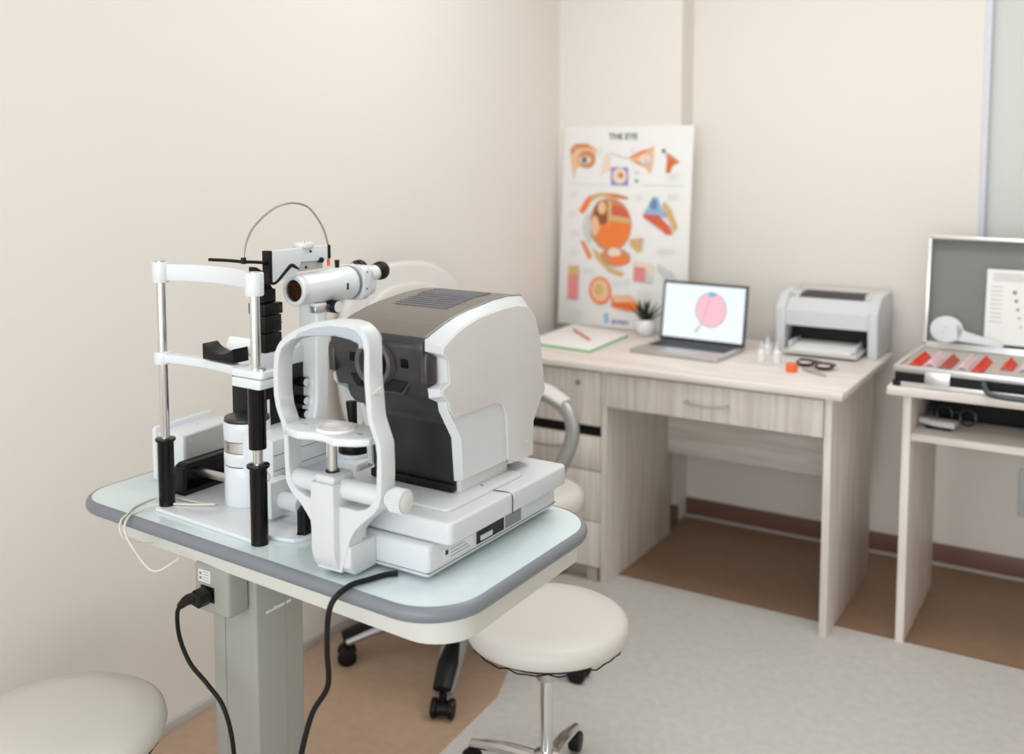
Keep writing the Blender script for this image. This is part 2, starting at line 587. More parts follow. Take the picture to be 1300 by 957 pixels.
ink('muscle', [(395, 200), (450, 212), (470, 225), (430, 216)], C_SK2)
ink('eyeball', ell(455, 195, 26, 22), C_PALE)
ink('eyeball_shade', ell(462, 205, 16, 12), C_GR)
ink('tear_gland_picture', [(545, 165), (575, 180), (606, 205), (575, 220), (565, 250), (545, 250), (550, 200)], C_SK2)
ink('tear_gland_core', [(555, 190), (585, 200), (565, 235), (550, 245)], C_OR2)
ink('small_mark', ell(535, 160, 7, 9, 12), C_DK)
ink('retina_photograph', [(302, 228), (380, 228), (380, 304), (302, 304)], C_PUR)
ink('retina_disc', ell(342, 264, 32, 34), C_PALE)
ink('retina_disc', ell(346, 262, 14, 12, 16), C_SK2)
ink('key_dot', ell(418, 250, 8, 7, 12), C_GR)
ink('key_dot', ell(418, 284, 8, 7, 12), C_BL2)
ink('divider_line', [(100, 300), (295, 300), (295, 302), (100, 302)], C_GR)
ink('divider_line', [(440, 300), (625, 300), (625, 302), (440, 302)], C_GR)
# large eyeball section
ink('muscle', [(152, 415), (185, 365), (205, 348), (215, 362), (200, 392), (172, 428)], C_OR)
ink('muscle', [(205, 348), (260, 335), (320, 340), (380, 352), (378, 362), (320, 356), (250, 352), (215, 372)], C_TAN)
ink('muscle', [(270, 340), (330, 340), (382, 354), (378, 362), (320, 352)], C_OR2)
ink('eyeball_shell', ell(300, 470, 98, 112), C_SK2)
ink('eyeball_section', ell(312, 478, 82, 96), C_OR)
ink('choroid', ell(262, 420, 38, 52), C_BR)
ink('choroid_highlight', ell(262, 400, 20, 28), C_SK)
ink('vein_field', [(305, 385), (345, 390), (378, 410), (388, 440), (305, 440)], C_RD)
ink('inner_edge', [(288, 372), (308, 372), (306, 430), (390, 440), (392, 462), (300, 452), (290, 480)], C_TAN)
ink('optic_nerve', [(390, 528), (452, 520), (448, 575), (425, 580), (395, 555)], C_TAN)
ink('lens_picture', ell(230, 478, 20, 42), C_SK)
ink('cornea', [(200, 420), (178, 450), (172, 485), (182, 525), (205, 560), (212, 540), (208, 500), (208, 450)], C_GR)
ink('muscle', [(160, 545), (178, 545), (215, 610), (200, 622)], C_OR)
ink('lower_socket', [(215, 570), (262, 600), (300, 650), (370, 670), (358, 685), (300, 672), (240, 620)], C_TAN)
ink('vitreous', ell(326, 606, 70, 38), C_SK2)
ink('vitreous', ell(322, 586, 30, 20), C_PALE)
ink('vitreous', ell(345, 618, 50, 18), C_OR)
# chamber angle picture
ink('chamber_blue', [(470, 395), (490, 350), (515, 350), (530, 395), (560, 430), (520, 425), (455, 415)], C_BL)
ink('chamber_blue_shade', [(480, 380), (500, 352), (512, 372), (512, 400), (490, 402)], C_BL2)
ink('chamber_red', [(450, 420), (520, 425), (570, 470), (584, 498), (560, 502), (500, 462), (455, 435)], C_RD)
ink('chamber_red', [(500, 440), (560, 470), (582, 500), (550, 498)], C_OR2)
ink('chamber_edge', [(545, 365), (575, 400), (605, 470), (590, 488), (560, 430), (535, 385)], C_TAN)
# bottom row
ink('tissue_block', [(412, 618), (500, 628), (500, 702), (412, 700)], C_PALE)
ink('tissue_block', [(412, 640), (466, 642), (466, 702), (412, 700)], C_PK)
ink('tissue_edge', [(466, 645), (472, 645), (500, 690), (500, 702), (466, 702)], C_GR)
ink('outline_sketch', [(520, 625), (590, 660), (600, 690), (580, 715), (570, 690), (545, 670), (520, 650)], C_GR)
ink('layer_column', [(102, 655), (152, 652), (148, 798), (98, 798)], C_PK)
ink('layer_column', [(102, 655), (152, 652), (151, 690), (101, 692)], C_TAN)
ink('fundus_disc', ell(256, 752, 52, 58), C_OR)
ink('fundus_disc', ell(256, 750, 42, 47), C_SK)
ink('fundus_disc', ell(250, 748, 22, 26), C_TAN)
ink('tissue_strip', [(310, 770), (400, 765), (438, 800), (440, 828), (380, 828), (310, 815)], C_OR)
ink('tissue_strip', [(312, 772), (398, 768), (425, 785), (330, 795)], C_SK)
ink('tissue_strip', [(315, 800), (400, 798), (400, 820), (330, 816)], C_OR2)
for (x0, y0, x1) in ((110, 335, 150), (110, 500, 160), (420, 340, 450), (560, 335, 610), (420, 520, 470), (520, 560, 600), (110, 580, 150), (175, 660, 235), (320, 700, 400),
                     (430, 740, 500), (110, 840, 180), (560, 250, 610), (240, 150, 270), (395, 150, 420), (110, 420, 150)):
    for k in range(4):
        ink('caption_line', [(x0, y0 + 7 * k), (x1 - 8 * (k % 2), y0 + 7 * k), (x1 - 8 * (k % 2), y0 + 1.5 + 7 * k), (x0, y0 + 1.5 + 7 * k)], C_GR)
q = pp(284, 868)
text_mesh('S', 0.05, pm(70, 160, 215), pt, 'logo_initial', xf_front(q[0], -0.001, q[1]), bold=0.02)
q = pp(350, 876)
text_mesh('anten', 0.034, pm(110, 100, 165), pt, 'logo_lettering', xf_front(q[0], -0.001, q[1]), bold=0.012)

# ------------------------------------------------------------ laptop
lp = thing('laptop', 'open silver laptop on the desk showing a pink eyeball diagram', 'laptop', (-1.36, 3.46, DZ + 0.001), R(-4))
W2 = 0.168
b_ = M().box((-W2, -0.15, 0), (W2, 0.085, 0.013), 0.003).link('base', LAPM, lp)
M().box((-W2 + 0.02, -0.045, 0.0128), (W2 - 0.02, 0.07, 0.0138)).link('keyboard_well', KEYS, b_)
kk = M()
for r_ in range(5):
    for c_ in range(13):
        x = -W2 + 0.026 + c_ * 0.0226
        y = -0.04 + r_ * 0.0215
        kk.box((x, y, 0.0136), (x + 0.018, y + 0.017, 0.015))
kk.link('keys', mat('key_caps', srgb(38, 44, 58), 0.5), b_)
M().box((-0.045, -0.14, 0.0128), (0.045, -0.055, 0.0133)).link('touchpad', mat('touchpad_grey', srgb(182, 180, 178), 0.35), b_)
lid = M()
TX = Matrix.Translation((0, 0.088, 0.012)) @ Matrix.Rotation(R(-8), 4, 'X')
lid.X = TX
lid.box((-W2, -0.004, 0), (W2, 0.003, 0.222), 0.002)
lid = lid.link('lid', mat('laptop_lid', srgb(58, 58, 66), 0.35), lp)
mm = M(); mm.X = TX
mm.box((-W2 + 0.010, -0.0046, 0.014), (W2 - 0.010, -0.0038, 0.212))
mm.link('screen', SCREEN, lid)


def scr(name, pts, m, dy):
    mm = M(); mm.X = TX
    mm.prism(pts, 'y', -0.0048 - dy, -0.0046 - dy)
    mm.link(name, m, lid, smooth=False)


scr('diagram_outline', ell(0.03, 0.125, 0.0615, 0.0640, 40), SCR_G, 0)
scr('diagram_eyeball', ell(0.03, 0.125, 0.0585, 0.0610, 40), SCR_P, 0.0003)
scr('diagram_iris', [(0.013, 0.18), (0.022, 0.190), (0.038, 0.190), (0.047, 0.18), (0.038, 0.173), (0.022, 0.173)], SCR_B, 0.0006)
scr('diagram_nerve', [(-0.008, 0.068), (0.003, 0.072), (-0.022, 0.035), (-0.03, 0.045)], SCR_T, 0.0006)
scr('diagram_line', [(0.024, 0.17), (0.026, 0.17), (0.000, 0.075), (-0.002, 0.075)], SCR_G, 0.0006)

# ------------------------------------------------------------ potted plant
pl = thing('potted_succulent', 'small green succulent in a round white pot between poster and laptop', 'plant', (-1.628, 3.66, DZ + 0.001))
M().lathe([(0, 0), (0.022, 0), (0.034, 0.012), (0.040, 0.032), (0.037, 0.052), (0.030, 0.062), (0.027, 0.062), (0.032, 0.045), (0, 0.045)], (0, 0, 0)).link('pot', POT, pl)
M().cyl((0, 0, 0.04), (0, 0, 0.054), 0.029, n=24).link('soil', SOIL, pl)
lf = M()
for k in range(16):
    a = k * 2.399
    t_ = k / 15
    L = 0.088 - 0.018 * t_
    out = 0.95 * (1 - t_) + 0.10
    p0 = Vector((0, 0, 0.052 + 0.01 * t_))
    dirv = Vector((math.cos(a) * out, math.sin(a) * out, 1 - 0.45 * out)).normalized()
    lf.tube([p0, p0 + dirv * L * 0.35, p0 + dirv * L * 0.75 + Vector((0, 0, 0.004)), p0 + dirv * L + Vector((0, 0, 0.010))], 0.01, 6, 3,
            radii=[0.006, 0.0095, 0.006, 0.0008], flat=(0.45, 1))
lf.link('leaves', LEAF, pl)

# ------------------------------------------------------------ notebook and pen
nb = thing('notebook', 'open white notepad with bright green cover edge lying on the desk', 'notebook', (-1.785, 3.45, DZ + 0.0005), 0)
NB = [(-1.935, 3.27), (-1.652, 3.235), (-1.672, 3.60), (-1.965, 3.70)]
NBl = [(x + 1.785, y - 3.45) for x, y in NB]
M().prism(NBl, 'z', 0, 0.0045).link('cover', GREEN, nb)
M().prism([(x * 0.985, y * 0.985) for x, y in NBl], 'z', 0.0045, 0.010, 0.001).link('pages', PAPER, nb)
pn = M((-1.80, 3.46, DZ + 0.0105))
pn.cyl((-1.885, 3.555, DZ + 0.0155), (-1.735, 3.395, DZ + 0.0155), 0.0048, n=10)
pn.cyl((-1.735, 3.395, DZ + 0.0155), (-1.726, 3.386, DZ + 0.0155), 0.0048, 0.001, n=10)
tag(pn.link('pen', CORAL), 'coral red pen lying across the white notepad', 'pen').location = (-1.80, 3.46, DZ + 0.0105)

# ------------------------------------------------------------ printer
pr = thing('printer', 'white laser printer on the right end of the desk', 'printer', (-0.93, 3.75, DZ + 0.001), 0)
hw, hd, ph = 0.178, 0.125, 0.2
prof = [(-0.105, 0.0), (0.125, 0.0), (0.125, 0.205), (0.09, 0.215), (-0.06, 0.205), (-0.115, 0.16), (-0.118, 0.145)]
M().prism(prof, 'x', -hw, -hw + 0.035, 0.006).link('side_cover', WHITE, pr)
M().prism(prof, 'x', hw - 0.035, hw, 0.006).link('side_cover', WHITE, pr)
M().box((-hw + 0.03, -0.02, 0.0), (hw - 0.03, 0.122, 0.185), 0.003).link('housing', WHITE, pr)
M().prism([(-0.112, 0.095), (-0.112, 0.148), (-0.062, 0.190), (-0.02, 0.190), (-0.02, 0.088)], 'x', -hw + 0.034, hw - 0.034, 0.004).link('front_cover', WHITE, pr)
M().prism([(0.05, 0.18), (0.122, 0.18), (0.122, 0.210), (0.09, 0.213), (0.06, 0.208)], 'x', -hw + 0.034, hw - 0.034, 0.003).link('top_cover', PANEL, pr)
M().box((-hw + 0.034, -0.022, 0.175), (-hw + 0.065, 0.055, 0.206), 0.002).link('top_rail', PANEL, pr)
M().box((hw - 0.065, -0.022, 0.175), (hw - 0.034, 0.055, 0.206), 0.002).link('top_rail', PANEL, pr)
M().prism([(-0.055, 0.191), (0.055, 0.1855), (0.06, 0.204), (0.052, 0.204)], 'x', -hw + 0.065, hw - 0.065).link('output_slot', BLACK, pr)
M().box((-hw + 0.034, -0.03, 0.02), (hw - 0.034, -0.021, 0.088)).link('feed_opening', BLACK, pr, label='dark paper feed opening')
tr = M().prism([(-0.19, 0.008), (-0.02, 0.008), (-0.02, 0.022), (-0.19, 0.016)], 'x', -0.128, 0.128, 0.002).link('paper_tray', PANEL, pr)
M().prism([(-0.182, 0.0175), (-0.03, 0.025), (-0.03, 0.034), (-0.182, 0.0225)], 'x', -0.105, 0.105).link('tray_paper', PAPER, tr)
for sx in (-1, 1):
    M().box((sx * 0.112 - 0.004, -0.16, 0.016), (sx * 0.112 + 0.004, -0.03, 0.045), 0.002).link('paper_guide', WHITE, tr)

# ------------------------------------------------------------ small things on the desk
zt = DZ + 0.0005
for k, (x, y, hh, lb) in enumerate(((-1.083, 3.405, 0.060, 'leftmost small white dropper bottle standing beside the laptop'),
                                    (-1.098, 3.52, 0.058, 'small white dropper bottle standing behind the other two'),
                                    (-1.030, 3.408, 0.064, 'small white dropper bottle nearest the printer'))):
    bt = thing('dropper_bottle', lb, 'bottle', (x, y, zt), 0, 'dropper bottles on the desk')
    M().lathe([(0, 0), (0.0135, 0), (0.014, 0.003), (0.014, hh * 0.6), (0.008, hh * 0.7), (0, hh * 0.7)], (0, 0, 0), n=24).link('bottle_body', POT, bt)
    M().lathe([(0.0085, hh * 0.68), (0.0085, hh * 0.8), (0.004, hh), (0.0015, hh * 1.18), (0, hh * 1.2)], (0, 0, 0), n=20).link('cap', WHITE, bt)
oc = M().lathe([(0, 0), (0.017, 0), (0.0185, 0.004), (0.0185, 0.022), (0.015, 0.028), (0, 0.028)], (0, 0, 0), n=28)
oc = oc.link('screw_cap', ORANGE)
oc.location = (-0.948, 3.30, zt)
tag(oc, 'round bright orange cap lying in front of the printer', 'cap')
gl = thing('glasses', 'black round-framed trial glasses in front of the printer tray', 'glasses', (-0.90, 3.40, zt), R(-22))
for sx in (-1, 1):
    ring = M()
    n = 28
    ring.tube([(sx * 0.037 + 0.029 * math.cos(2 * PI * k / n), 0.024 * math.sin(2 * PI * k / n), 0.012 + 0.004 * math.sin(2 * PI * k / n)) for k in range(n + 1)], 0.0042, 8, 0)
    ring.link('rim', BLACKG, gl)
    M().cyl((sx * 0.037, 0, 0.011), (sx * 0.037, 0, 0.0125), 0.023, n=24).link('lens', PINK, gl)
    tmp = M()
    tmp.tube([(sx * 0.064, 0.004, 0.013), (sx * 0.068, 0.02, 0.016), (sx * 0.03, 0.05, 0.012), (-sx * 0.01, 0.052, 0.006)], 0.002, 8, 5)
    tmp.link('temple', BLACKG, gl)
M().tube([(-0.01, 0.004, 0.014), (0, 0.008, 0.017), (0.01, 0.004, 0.014)], 0.003, 8, 4).link('bridge', BLACKG, gl)
sc = thing('tweezers', 'steel tweezers lying beside the orange cap', 'tweezers', (-0.882, 3.315, zt), R(-36))
for sy in (-1, 1):
    M().tube([(-0.055, 0, 0.004), (-0.02, sy * 0.008, 0.004), (0.02, sy * 0.009, 0.004), (0.06, sy * 0.001, 0.004)], 0.0028, 8, 5).link('arm', SATIN, sc)

# ------------------------------------------------------------ trial lens case on desk 2
cs = thing('lens_case', 'open aluminium trial lens case on the right desk with raised grey lid', 'case', (-0.1, 3.36, D2 + 0.001), R(-1.5))
cx0, cx1, cy0, cy1, ch = -0.50, 0.24, -0.19, 0.205, 0.062
cb = M()
cb.box((cx0, cy0, 0.0), (cx1, cy1, 0.006))
cb.box((cx0, cy0, 0.0), (cx1, cy0 + 0.006, ch - 0.002)).box((cx0, cy1 - 0.006, 0), (cx1, cy1, ch - 0.002))
cb.box((cx0, cy0, 0.0), (cx0 + 0.006, cy1, ch - 0.002)).box((cx1 - 0.006, cy0, 0), (cx1, cy1, ch - 0.002))
cb.link('shell', BLACK, cs)
cr_ = M()
for z0, z1 in ((0.0, 0.014), (ch - 0.020, ch)):
    cr_.box((cx0 - 0.003, cy0 - 0.004, z0), (cx1 + 0.003, cy0 + 0.010, z1), 0.002)
    cr_.box((cx0 - 0.003, cy1 - 0.010, z0), (cx1 + 0.003, cy1 + 0.004, z1), 0.002)
    cr_.box((cx0 - 0.004, cy0, z0), (cx0 + 0.010, cy1, z1), 0.002)
    cr_.box((cx1 - 0.010, cy0, z0), (cx1 + 0.004, cy1, z1), 0.002)
cr_.link('frame', ALU, cs)
for x in (cx0, cx1):
    for z in (0.006,):
        M().box((x - 0.006, cy0 - 0.007, 0.0), (x + 0.018 if x < 0 else x + 0.006, cy0 + 0.012, 0.016), 0.003).link('corner', BLACK, cs)
M().box((cx0 + 0.085, cy0 - 0.012, 0.012), (cx0 + 0.155, cy0 - 0.002, 0.05), 0.003).link('latch', ALU, cs)
M().box((cx1 - 0.16, cy0 - 0.012, 0.012), (cx1 - 0.09, cy0 - 0.002, 0.05), 0.003).link('latch', ALU, cs)
hx = -0.145
M().tube([(hx - 0.11, cy0 - 0.006, 0.036), (hx - 0.10, cy0 - 0.035, 0.022), (hx - 0.07, cy0 - 0.050, 0.012), (hx + 0.07, cy0 - 0.050, 0.012), (hx + 0.10, cy0 - 0.035, 0.022), (hx + 0.11, cy0 - 0.006, 0.036)], 0.008, 10, 4).link('handle', mat('handle_slate', srgb(58, 66, 72), 0.4), cs)
M().box((cx0 + 0.008, cy0 + 0.008, 0.006), (cx1 - 0.008, cy1 - 0.008, 0.053)).link('tray', mat('tray_felt', srgb(186, 182, 174), 0.8), cs)
LX = Matrix.Translation((0, cy1 + 0.002, ch)) @ Matrix.Rotation(R(-6), 4, 'X')
lid = M(); lid.X = LX
lid.box((cx0 + 0.008, 0.028, 0.008), (cx1 - 0.008, 0.034, 0.350))
lid = lid.link('lid', CASEGREY, cs, label='raised lid lined in grey')
lf_ = M(); lf_.X = LX
lf_.box((cx0 - 0.002, -0.004, 0.0), (cx0 + 0.010, 0.040, 0.358), 0.002).box((cx1 - 0.010, -0.004, 0.0), (cx1 + 0.002, 0.040, 0.358), 0.002)
lf_.box((cx0, -0.004, 0.346), (cx1, 0.040, 0.358), 0.002).box((cx0, -0.004, -0.002), (cx1, 0.040, 0.010), 0.002)
lf_.link('lid_frame', ALU, lid)
# reading chart in the lid: a thing of its own
chd = thing('test_chart', 'white vision test chart card standing inside the raised grey case lid', 'chart', (-0.1, 3.36, D2 + 0.001), R(-1.5))
chm = M(); chm.X = LX @ Matrix.Translation((0, 0, 0))
chm.box((-0.318, -0.001, 0.020), (-0.02, 0.003, 0.258))
chm.link('card', PAPER, chd)
for r_ in range(5):
    for c_ in range(3 + r_ // 2):
        s_ = 0.011 - 0.0016 * r_
        x = -0.24 + c_ * 0.034 + 0.006 * r_
        z = 0.182 - r_ * 0.026
        mm = M(); mm.X = LX
        mm.box((x, -0.0018, z), (x + s_ * 0.22, -0.0008, z + s_))
        for t_ in range(3):
            mm.box((x, -0.0018, z + t_ * s_ * 0.4), (x + s_, -0.0008, z + t_ * s_ * 0.4 + s_ * 0.2))
        mm.link('chart_letter', TEXT, chd, smooth=False)
for k in range(4):
    mm = M(); mm.X = LX
    mm.box((-0.300, -0.0018, 0.222 + k * 0.007), (-0.06, -0.0008, 0.2235 + k * 0.007))
    mm.link('chart_line', TEXTG, chd, smooth=False)
for k in range(9):
    mm = M(); mm.X = LX
    mm.box((-0.305, -0.0018, 0.090 + k * 0.014), (-0.27, -0.0008, 0.0915 + k * 0.014))
    mm.link('chart_line', TEXTG, chd, smooth=False)

# lens rows in the tray: rim-mounted trial lenses packed edge-on
rows = [(-0.455, RED, 'red-rimmed', -0.02, 7), (-0.415, PINK, 'clear pale-rimmed', 0.0, 7), (-0.372, RUST, 'dull red-rimmed', -0.02, 7),
        (-0.325, PINK, 'clear pale-rimmed', 0.0, 7), (-0.283, RED, 'red-rimmed', -0.02, 8), (-0.215, RED, 'red-rimmed', 0.05, 5),
        (-0.17, PINK, 'clear pale-rimmed', 0.05, 5), (-0.128, RUST, 'dull red-rimmed', 0.05, 5), (-0.07, PINK, 'clear pale-rimmed', 0.03, 6), (-0.028, RED, 'red-rimmed', 0.0, 7)]
pos = ['leftmost row', 'second row from the left', 'third row from the left', 'fourth row from the left', 'fifth row from the left', 'sixth row from the left',
       'seventh row from the left', 'eighth row from the left', 'ninth row from the left', 'tenth row from the left']
CAX = Matrix.Translation((-0.1, 3.36, D2 + 0.001)) @ Matrix.Rotation(R(-1.5), 4, 'Z')
for (x, m_, nm, yo, cnt), ps in zip(rows, pos):
    proto = None
    for k in range(cnt * 2):
        y = -0.125 + yo * 1.2 + k * 0.0125
        if y > 0.16:
            break
        if proto is None:
            lr = M()
            lr.lathe([(0.0145, -0.0025), (0.019, -0.0025), (0.019, 0.0025), (0.0145, 0.0025), (0.0145, -0.0025)], (0, 0, 0), axis=(0, 1, 0), n=20)
            lr.box((-0.004, -0.001, 0.018), (0.004, 0.001, 0.026))
            ob = lr.link('trial_lens', m_)
            proto = ob
        else:
            ob = proto.copy()
            COL.objects.link(ob)
        ob.location = CAX @ Vector((x, y, 0.047))
        ob.rotation_euler = (0, 0, R(-1.5))
        tag(ob, nm + ' trial lens standing in the ' + ps + ' of the open case', 'lens', nm + ' lenses in the ' + ps)
# occluder paddle resting on the lenses, leaning on the lid
oc = thing('occluder_paddle', 'white round-headed occluder paddle leaning on the case lid', 'occluder', CAX @ Vector((-0.43, 0.165, 0.088)), R(-1.5))
pd = M()
TXp = Matrix.Rotation(R(-14), 4, 'X')
pd.X = TXp
head = ell(0.006, 0.034, 0.050, 0.043, 30)
pd.prism(head, 'y', -0.003, 0.003, 0.001)
pd.prism([(0.035, 0.055), (0.065, 0.032), (0.165, 0.008), (0.178, 0.002), (0.172, -0.010), (0.04, 0.0)], 'y', -0.003, 0.003, 0.001)
pd.link('paddle', WHITE, oc)
for (x, z) in ((0.004, 0.040), (-0.004, 0.024)):
    mm = M(); mm.X = TXp
    mm.cyl((x, -0.0036, z), (x, -0.0028, z), 0.0045, n=12)
    mm.link('blue_dot', pm(150, 210, 235), oc)

# things on the open shelf of desk 2
sv = thing('handheld_device', 'flat white handheld instrument on the open shelf of the right desk', 'instrument', (-0.505, 3.31, 0.6525), R(-6))
M().prism([(-0.05, -0.005), (0.0, -0.028), (0.06, -0.028), (0.06, 0.022), (-0.01, 0.022), (-0.05, 0.012)], 'z', 0.012, 0.030, 0.004).link('body', WHITE, sv)
M().box((-0.03, -0.012, 0.0), (0.045, 0.012, 0.013), 0.003).link('grip', BLACK, sv)
bb = M().box((-0.19, -0.10, 0), (0.19, 0.10, 0.072), 0.02, 3).link('instrument_bag', mat('black_fabric', srgb(16, 15, 16), 0.85))
bb.location = (-0.345, 3.53, 0.6525)
tag(bb, 'soft black instrument bag at the back of the open shelf', 'bag')
rb = M().box((-0.06, -0.05, 0), (0.06, 0.05, 0.022), 0.006).link('red_box', REDDK)
rb.location = (-0.33, 3.47, 0.7255)
tag(rb, 'flat red box lying on the black bag under the desktop', 'box')
sp = thing('glasses', 'dark round-rimmed trial frame lying on the shelf behind the white instrument', 'glasses', (-0.46, 3.39, 0.6525), R(-14))
for sx in (-1, 1):
    n = 24
    M().tube([(sx * 0.036 + 0.024 * math.cos(2 * PI * k / n), 0.002 * math.sin(2 * PI * k / n), 0.028 + 0.024 * math.sin(2 * PI * k / n)) for k in range(n + 1)], 0.0032, 8, 0).link('rim', DKGREY, sp)
M().tube([(-0.013, 0, 0.034), (0, 0, 0.040), (0.013, 0, 0.034)], 0.003, 8, 4).link('bridge', DKGREY, sp)
bx = M().box((-0.07, -0.05, 0), (0.07, 0.05, 0.06), 0.012, 3).link('instrument_case', mat('matte_black', srgb(20, 18, 18), 0.7))
bx.location = (-0.17, 3.38, 0.6525)
tag(bx, 'small black hard case at the right end of the open shelf', 'case')


# ------------------------------------------------------------ stools
def stool(loc, label):
    t = thing('stool', label, 'stool', loc, 0, 'round swivel stools')
    M().lathe([(0, 0.400), (0.165, 0.400), (0.180, 0.408), (0.186, 0.425), (0.182, 0.443), (0.168, 0.452), (0.12, 0.456), (0, 0.458)], (0, 0, 0), n=64).link('seat', LEATHER, t, angle=60)
    M().lathe([(0, 0.385), (0.15, 0.388), (0.160, 0.400), (0, 0.402)], (0, 0, 0), n=40).link('seat_pan', BLACK, t)
    wv = M()
    n = 48
    pts = [(0.171 * math.cos(2 * PI * k / n), 0.171 * math.sin(2 * PI * k / n), 0.398 - 0.004 * (k % 2) - 0.002 * math.sin(k * 1.7)) for k in range(n + 1)]
    wv.tube(pts, 0.0016, 6, 2)
    wv.link('drawstring', RUBBER, t)
    M().cyl((0, 0, 0.10), (0, 0, 0.39), 0.0145, n=24).link('gas_column', CHROME, t)
    M().cyl((0, 0, 0.30), (0, 0, 0.387), 0.024, n=24, bev=0.003).link('column_collar', SATIN, t)
    M().tube([(0.02, 0.0, 0.372), (-0.05, -0.03, 0.366), (-0.12, -0.07, 0.352)], 0.004, 8, 4).link('height_lever', BLACK, t)
    M().cyl((0, 0, 0.075), (0, 0, 0.125), 0.03, n=28, bev=0.004).link('hub', CHROME, t)
    for k in range(5):
        a = 2 * PI * k / 5 + 0.5
        c, s = math.cos(a), math.sin(a)
        lg = M()
        lg.tube([(0.02 * c, 0.02 * s, 0.10), (0.12 * c, 0.12 * s, 0.088), (0.225 * c, 0.225 * s, 0.062)], 0.014, 10, 4, radii=[0.017, 0.015, 0.011])
        lg = lg.link('leg', CHROME, t)
        w_ = M()
        w_.cyl((0.225 * c - 0.014 * s, 0.225 * s + 0.014 * c, 0.026), (0.225 * c + 0.014 * s, 0.225 * s - 0.014 * c, 0.026), 0.0245, n=20, bev=0.004)
        w_.cyl((0.225 * c, 0.225 * s, 0.03), (0.225 * c, 0.225 * s, 0.062), 0.008, n=12)
        w_.link('caster', BLACK, lg)
    return t


s1 = stool((-1.104, 1.960, 0.0035), 'round cream swivel stool beside the right end of the instrument table')
s2 = copy_tree(s1)
s2.location = (-1.665, 1.125, 0.0005)
s2['label'] = 'round cream swivel stool in front of the table, cut by the left bottom corner'

# ------------------------------------------------------------ office chair
chr_ = thing('office_chair', 'white office chair with looped armrests standing between the instrument table and the desk', 'chair', (-1.715, 2.528, 0), R(-15))
# local: +X is forward
M().prism(rounded([(-0.22, -0.24), (0.335, -0.262), (0.335, 0.262), (-0.22, 0.24)], [0.06, 0.13, 0.13, 0.06], 8), 'z', 0.425, 0.505, 0.034, seg=4).link('seat', LEATHER, chr_, angle=70)
M().box((-0.14, -0.10, 0.385), (0.12, 0.10, 0.43), 0.01).link('seat_mechanism', BLACK, chr_)


def back_pts(w, z0, z1, n=16):
    out = []
    zc = (z0 + z1) / 2
    for k in range(4 * n):
        a = 2 * PI * k / (4 * n)
        c, s = math.cos(a), math.sin(a)
        e_ = 2.6
        out.append((w * math.copysign(abs(c) ** (2 / e_), c), zc + (z1 - z0) / 2 * math.copysign(abs(s) ** (2 / e_), s)))
    return out


bk = M()
for (w0, z0, z1, x0, x1, bv) in ((0.262, 0.54, 1.150, -0.04, 0.0, 0.018),):
    bk.prism(back_pts(w0, z0, z1), 'x', x0, x1, bv, seg=4)
XB = Matrix.Translation((-0.232, 0, 0)) @ Matrix.Translation((0, 0, 0.5)) @ Matrix.Rotation(R(-4), 4, 'Y') @ Matrix.Translation((0, 0, -0.5))
bk.bm.transform(XB)
bk.link('backrest', CREAM, chr_, angle=70)
bk = M()
bk.prism(back_pts(0.205, 0.59, 1.085), 'x', -0.01, 0.022, 0.018, seg=4)
bk.bm.transform(XB)
bk.link('back_cushion', LEATHER, chr_, angle=70)
M().tube([(-0.12, 0, 0.40), (-0.25, 0, 0.42), (-0.285, 0, 0.52), (-0.285, 0, 0.66)], 0.02, 12, 5, flat=(0.5, 1.4)).link('back_bracket', SILVERP, chr_)
for sy in (-1, 1):
    a_ = M()
    y = sy * 0.275
    a_.tube([(-0.12, sy * 0.16, 0.42), (-0.10, y, 0.46), (-0.13, y, 0.62), (-0.08, y, 0.715), (0.06, y, 0.735), (0.165, y, 0.700), (0.19, y, 0.62), (0.12, y, 0.49), (0.08, sy * 0.16, 0.42)], 0.022, 14, 6, flat=(0.8, 1.15))
    a_ = a_.link('armrest', SILVERP, chr_)
    ap = M()
    ap.tube([(-0.10, y, 0.742), (-0.02, y, 0.752), (0.08, y, 0.748), (0.165, y, 0.722)], 0.033, 14, 5, radii=[0.026, 0.034, 0.034, 0.026], flat=(0.5, 1.05))
    ap.link('arm_pad', CREAM, a_)
BX = Matrix.Translation((0.07, -0.045, 0)) @ Matrix.Diagonal((1.07, 1.07, 1, 1))
M().cyl((0.07, -0.045, 0.10), (0.07, -0.045, 0.39), 0.025, n=24).link('gas_column', BLACK, chr_)
M().cyl((0.07, -0.045, 0.07), (0.07, -0.045, 0.14), 0.045, n=28, bev=0.005).link('hub', SILVERP, chr_)
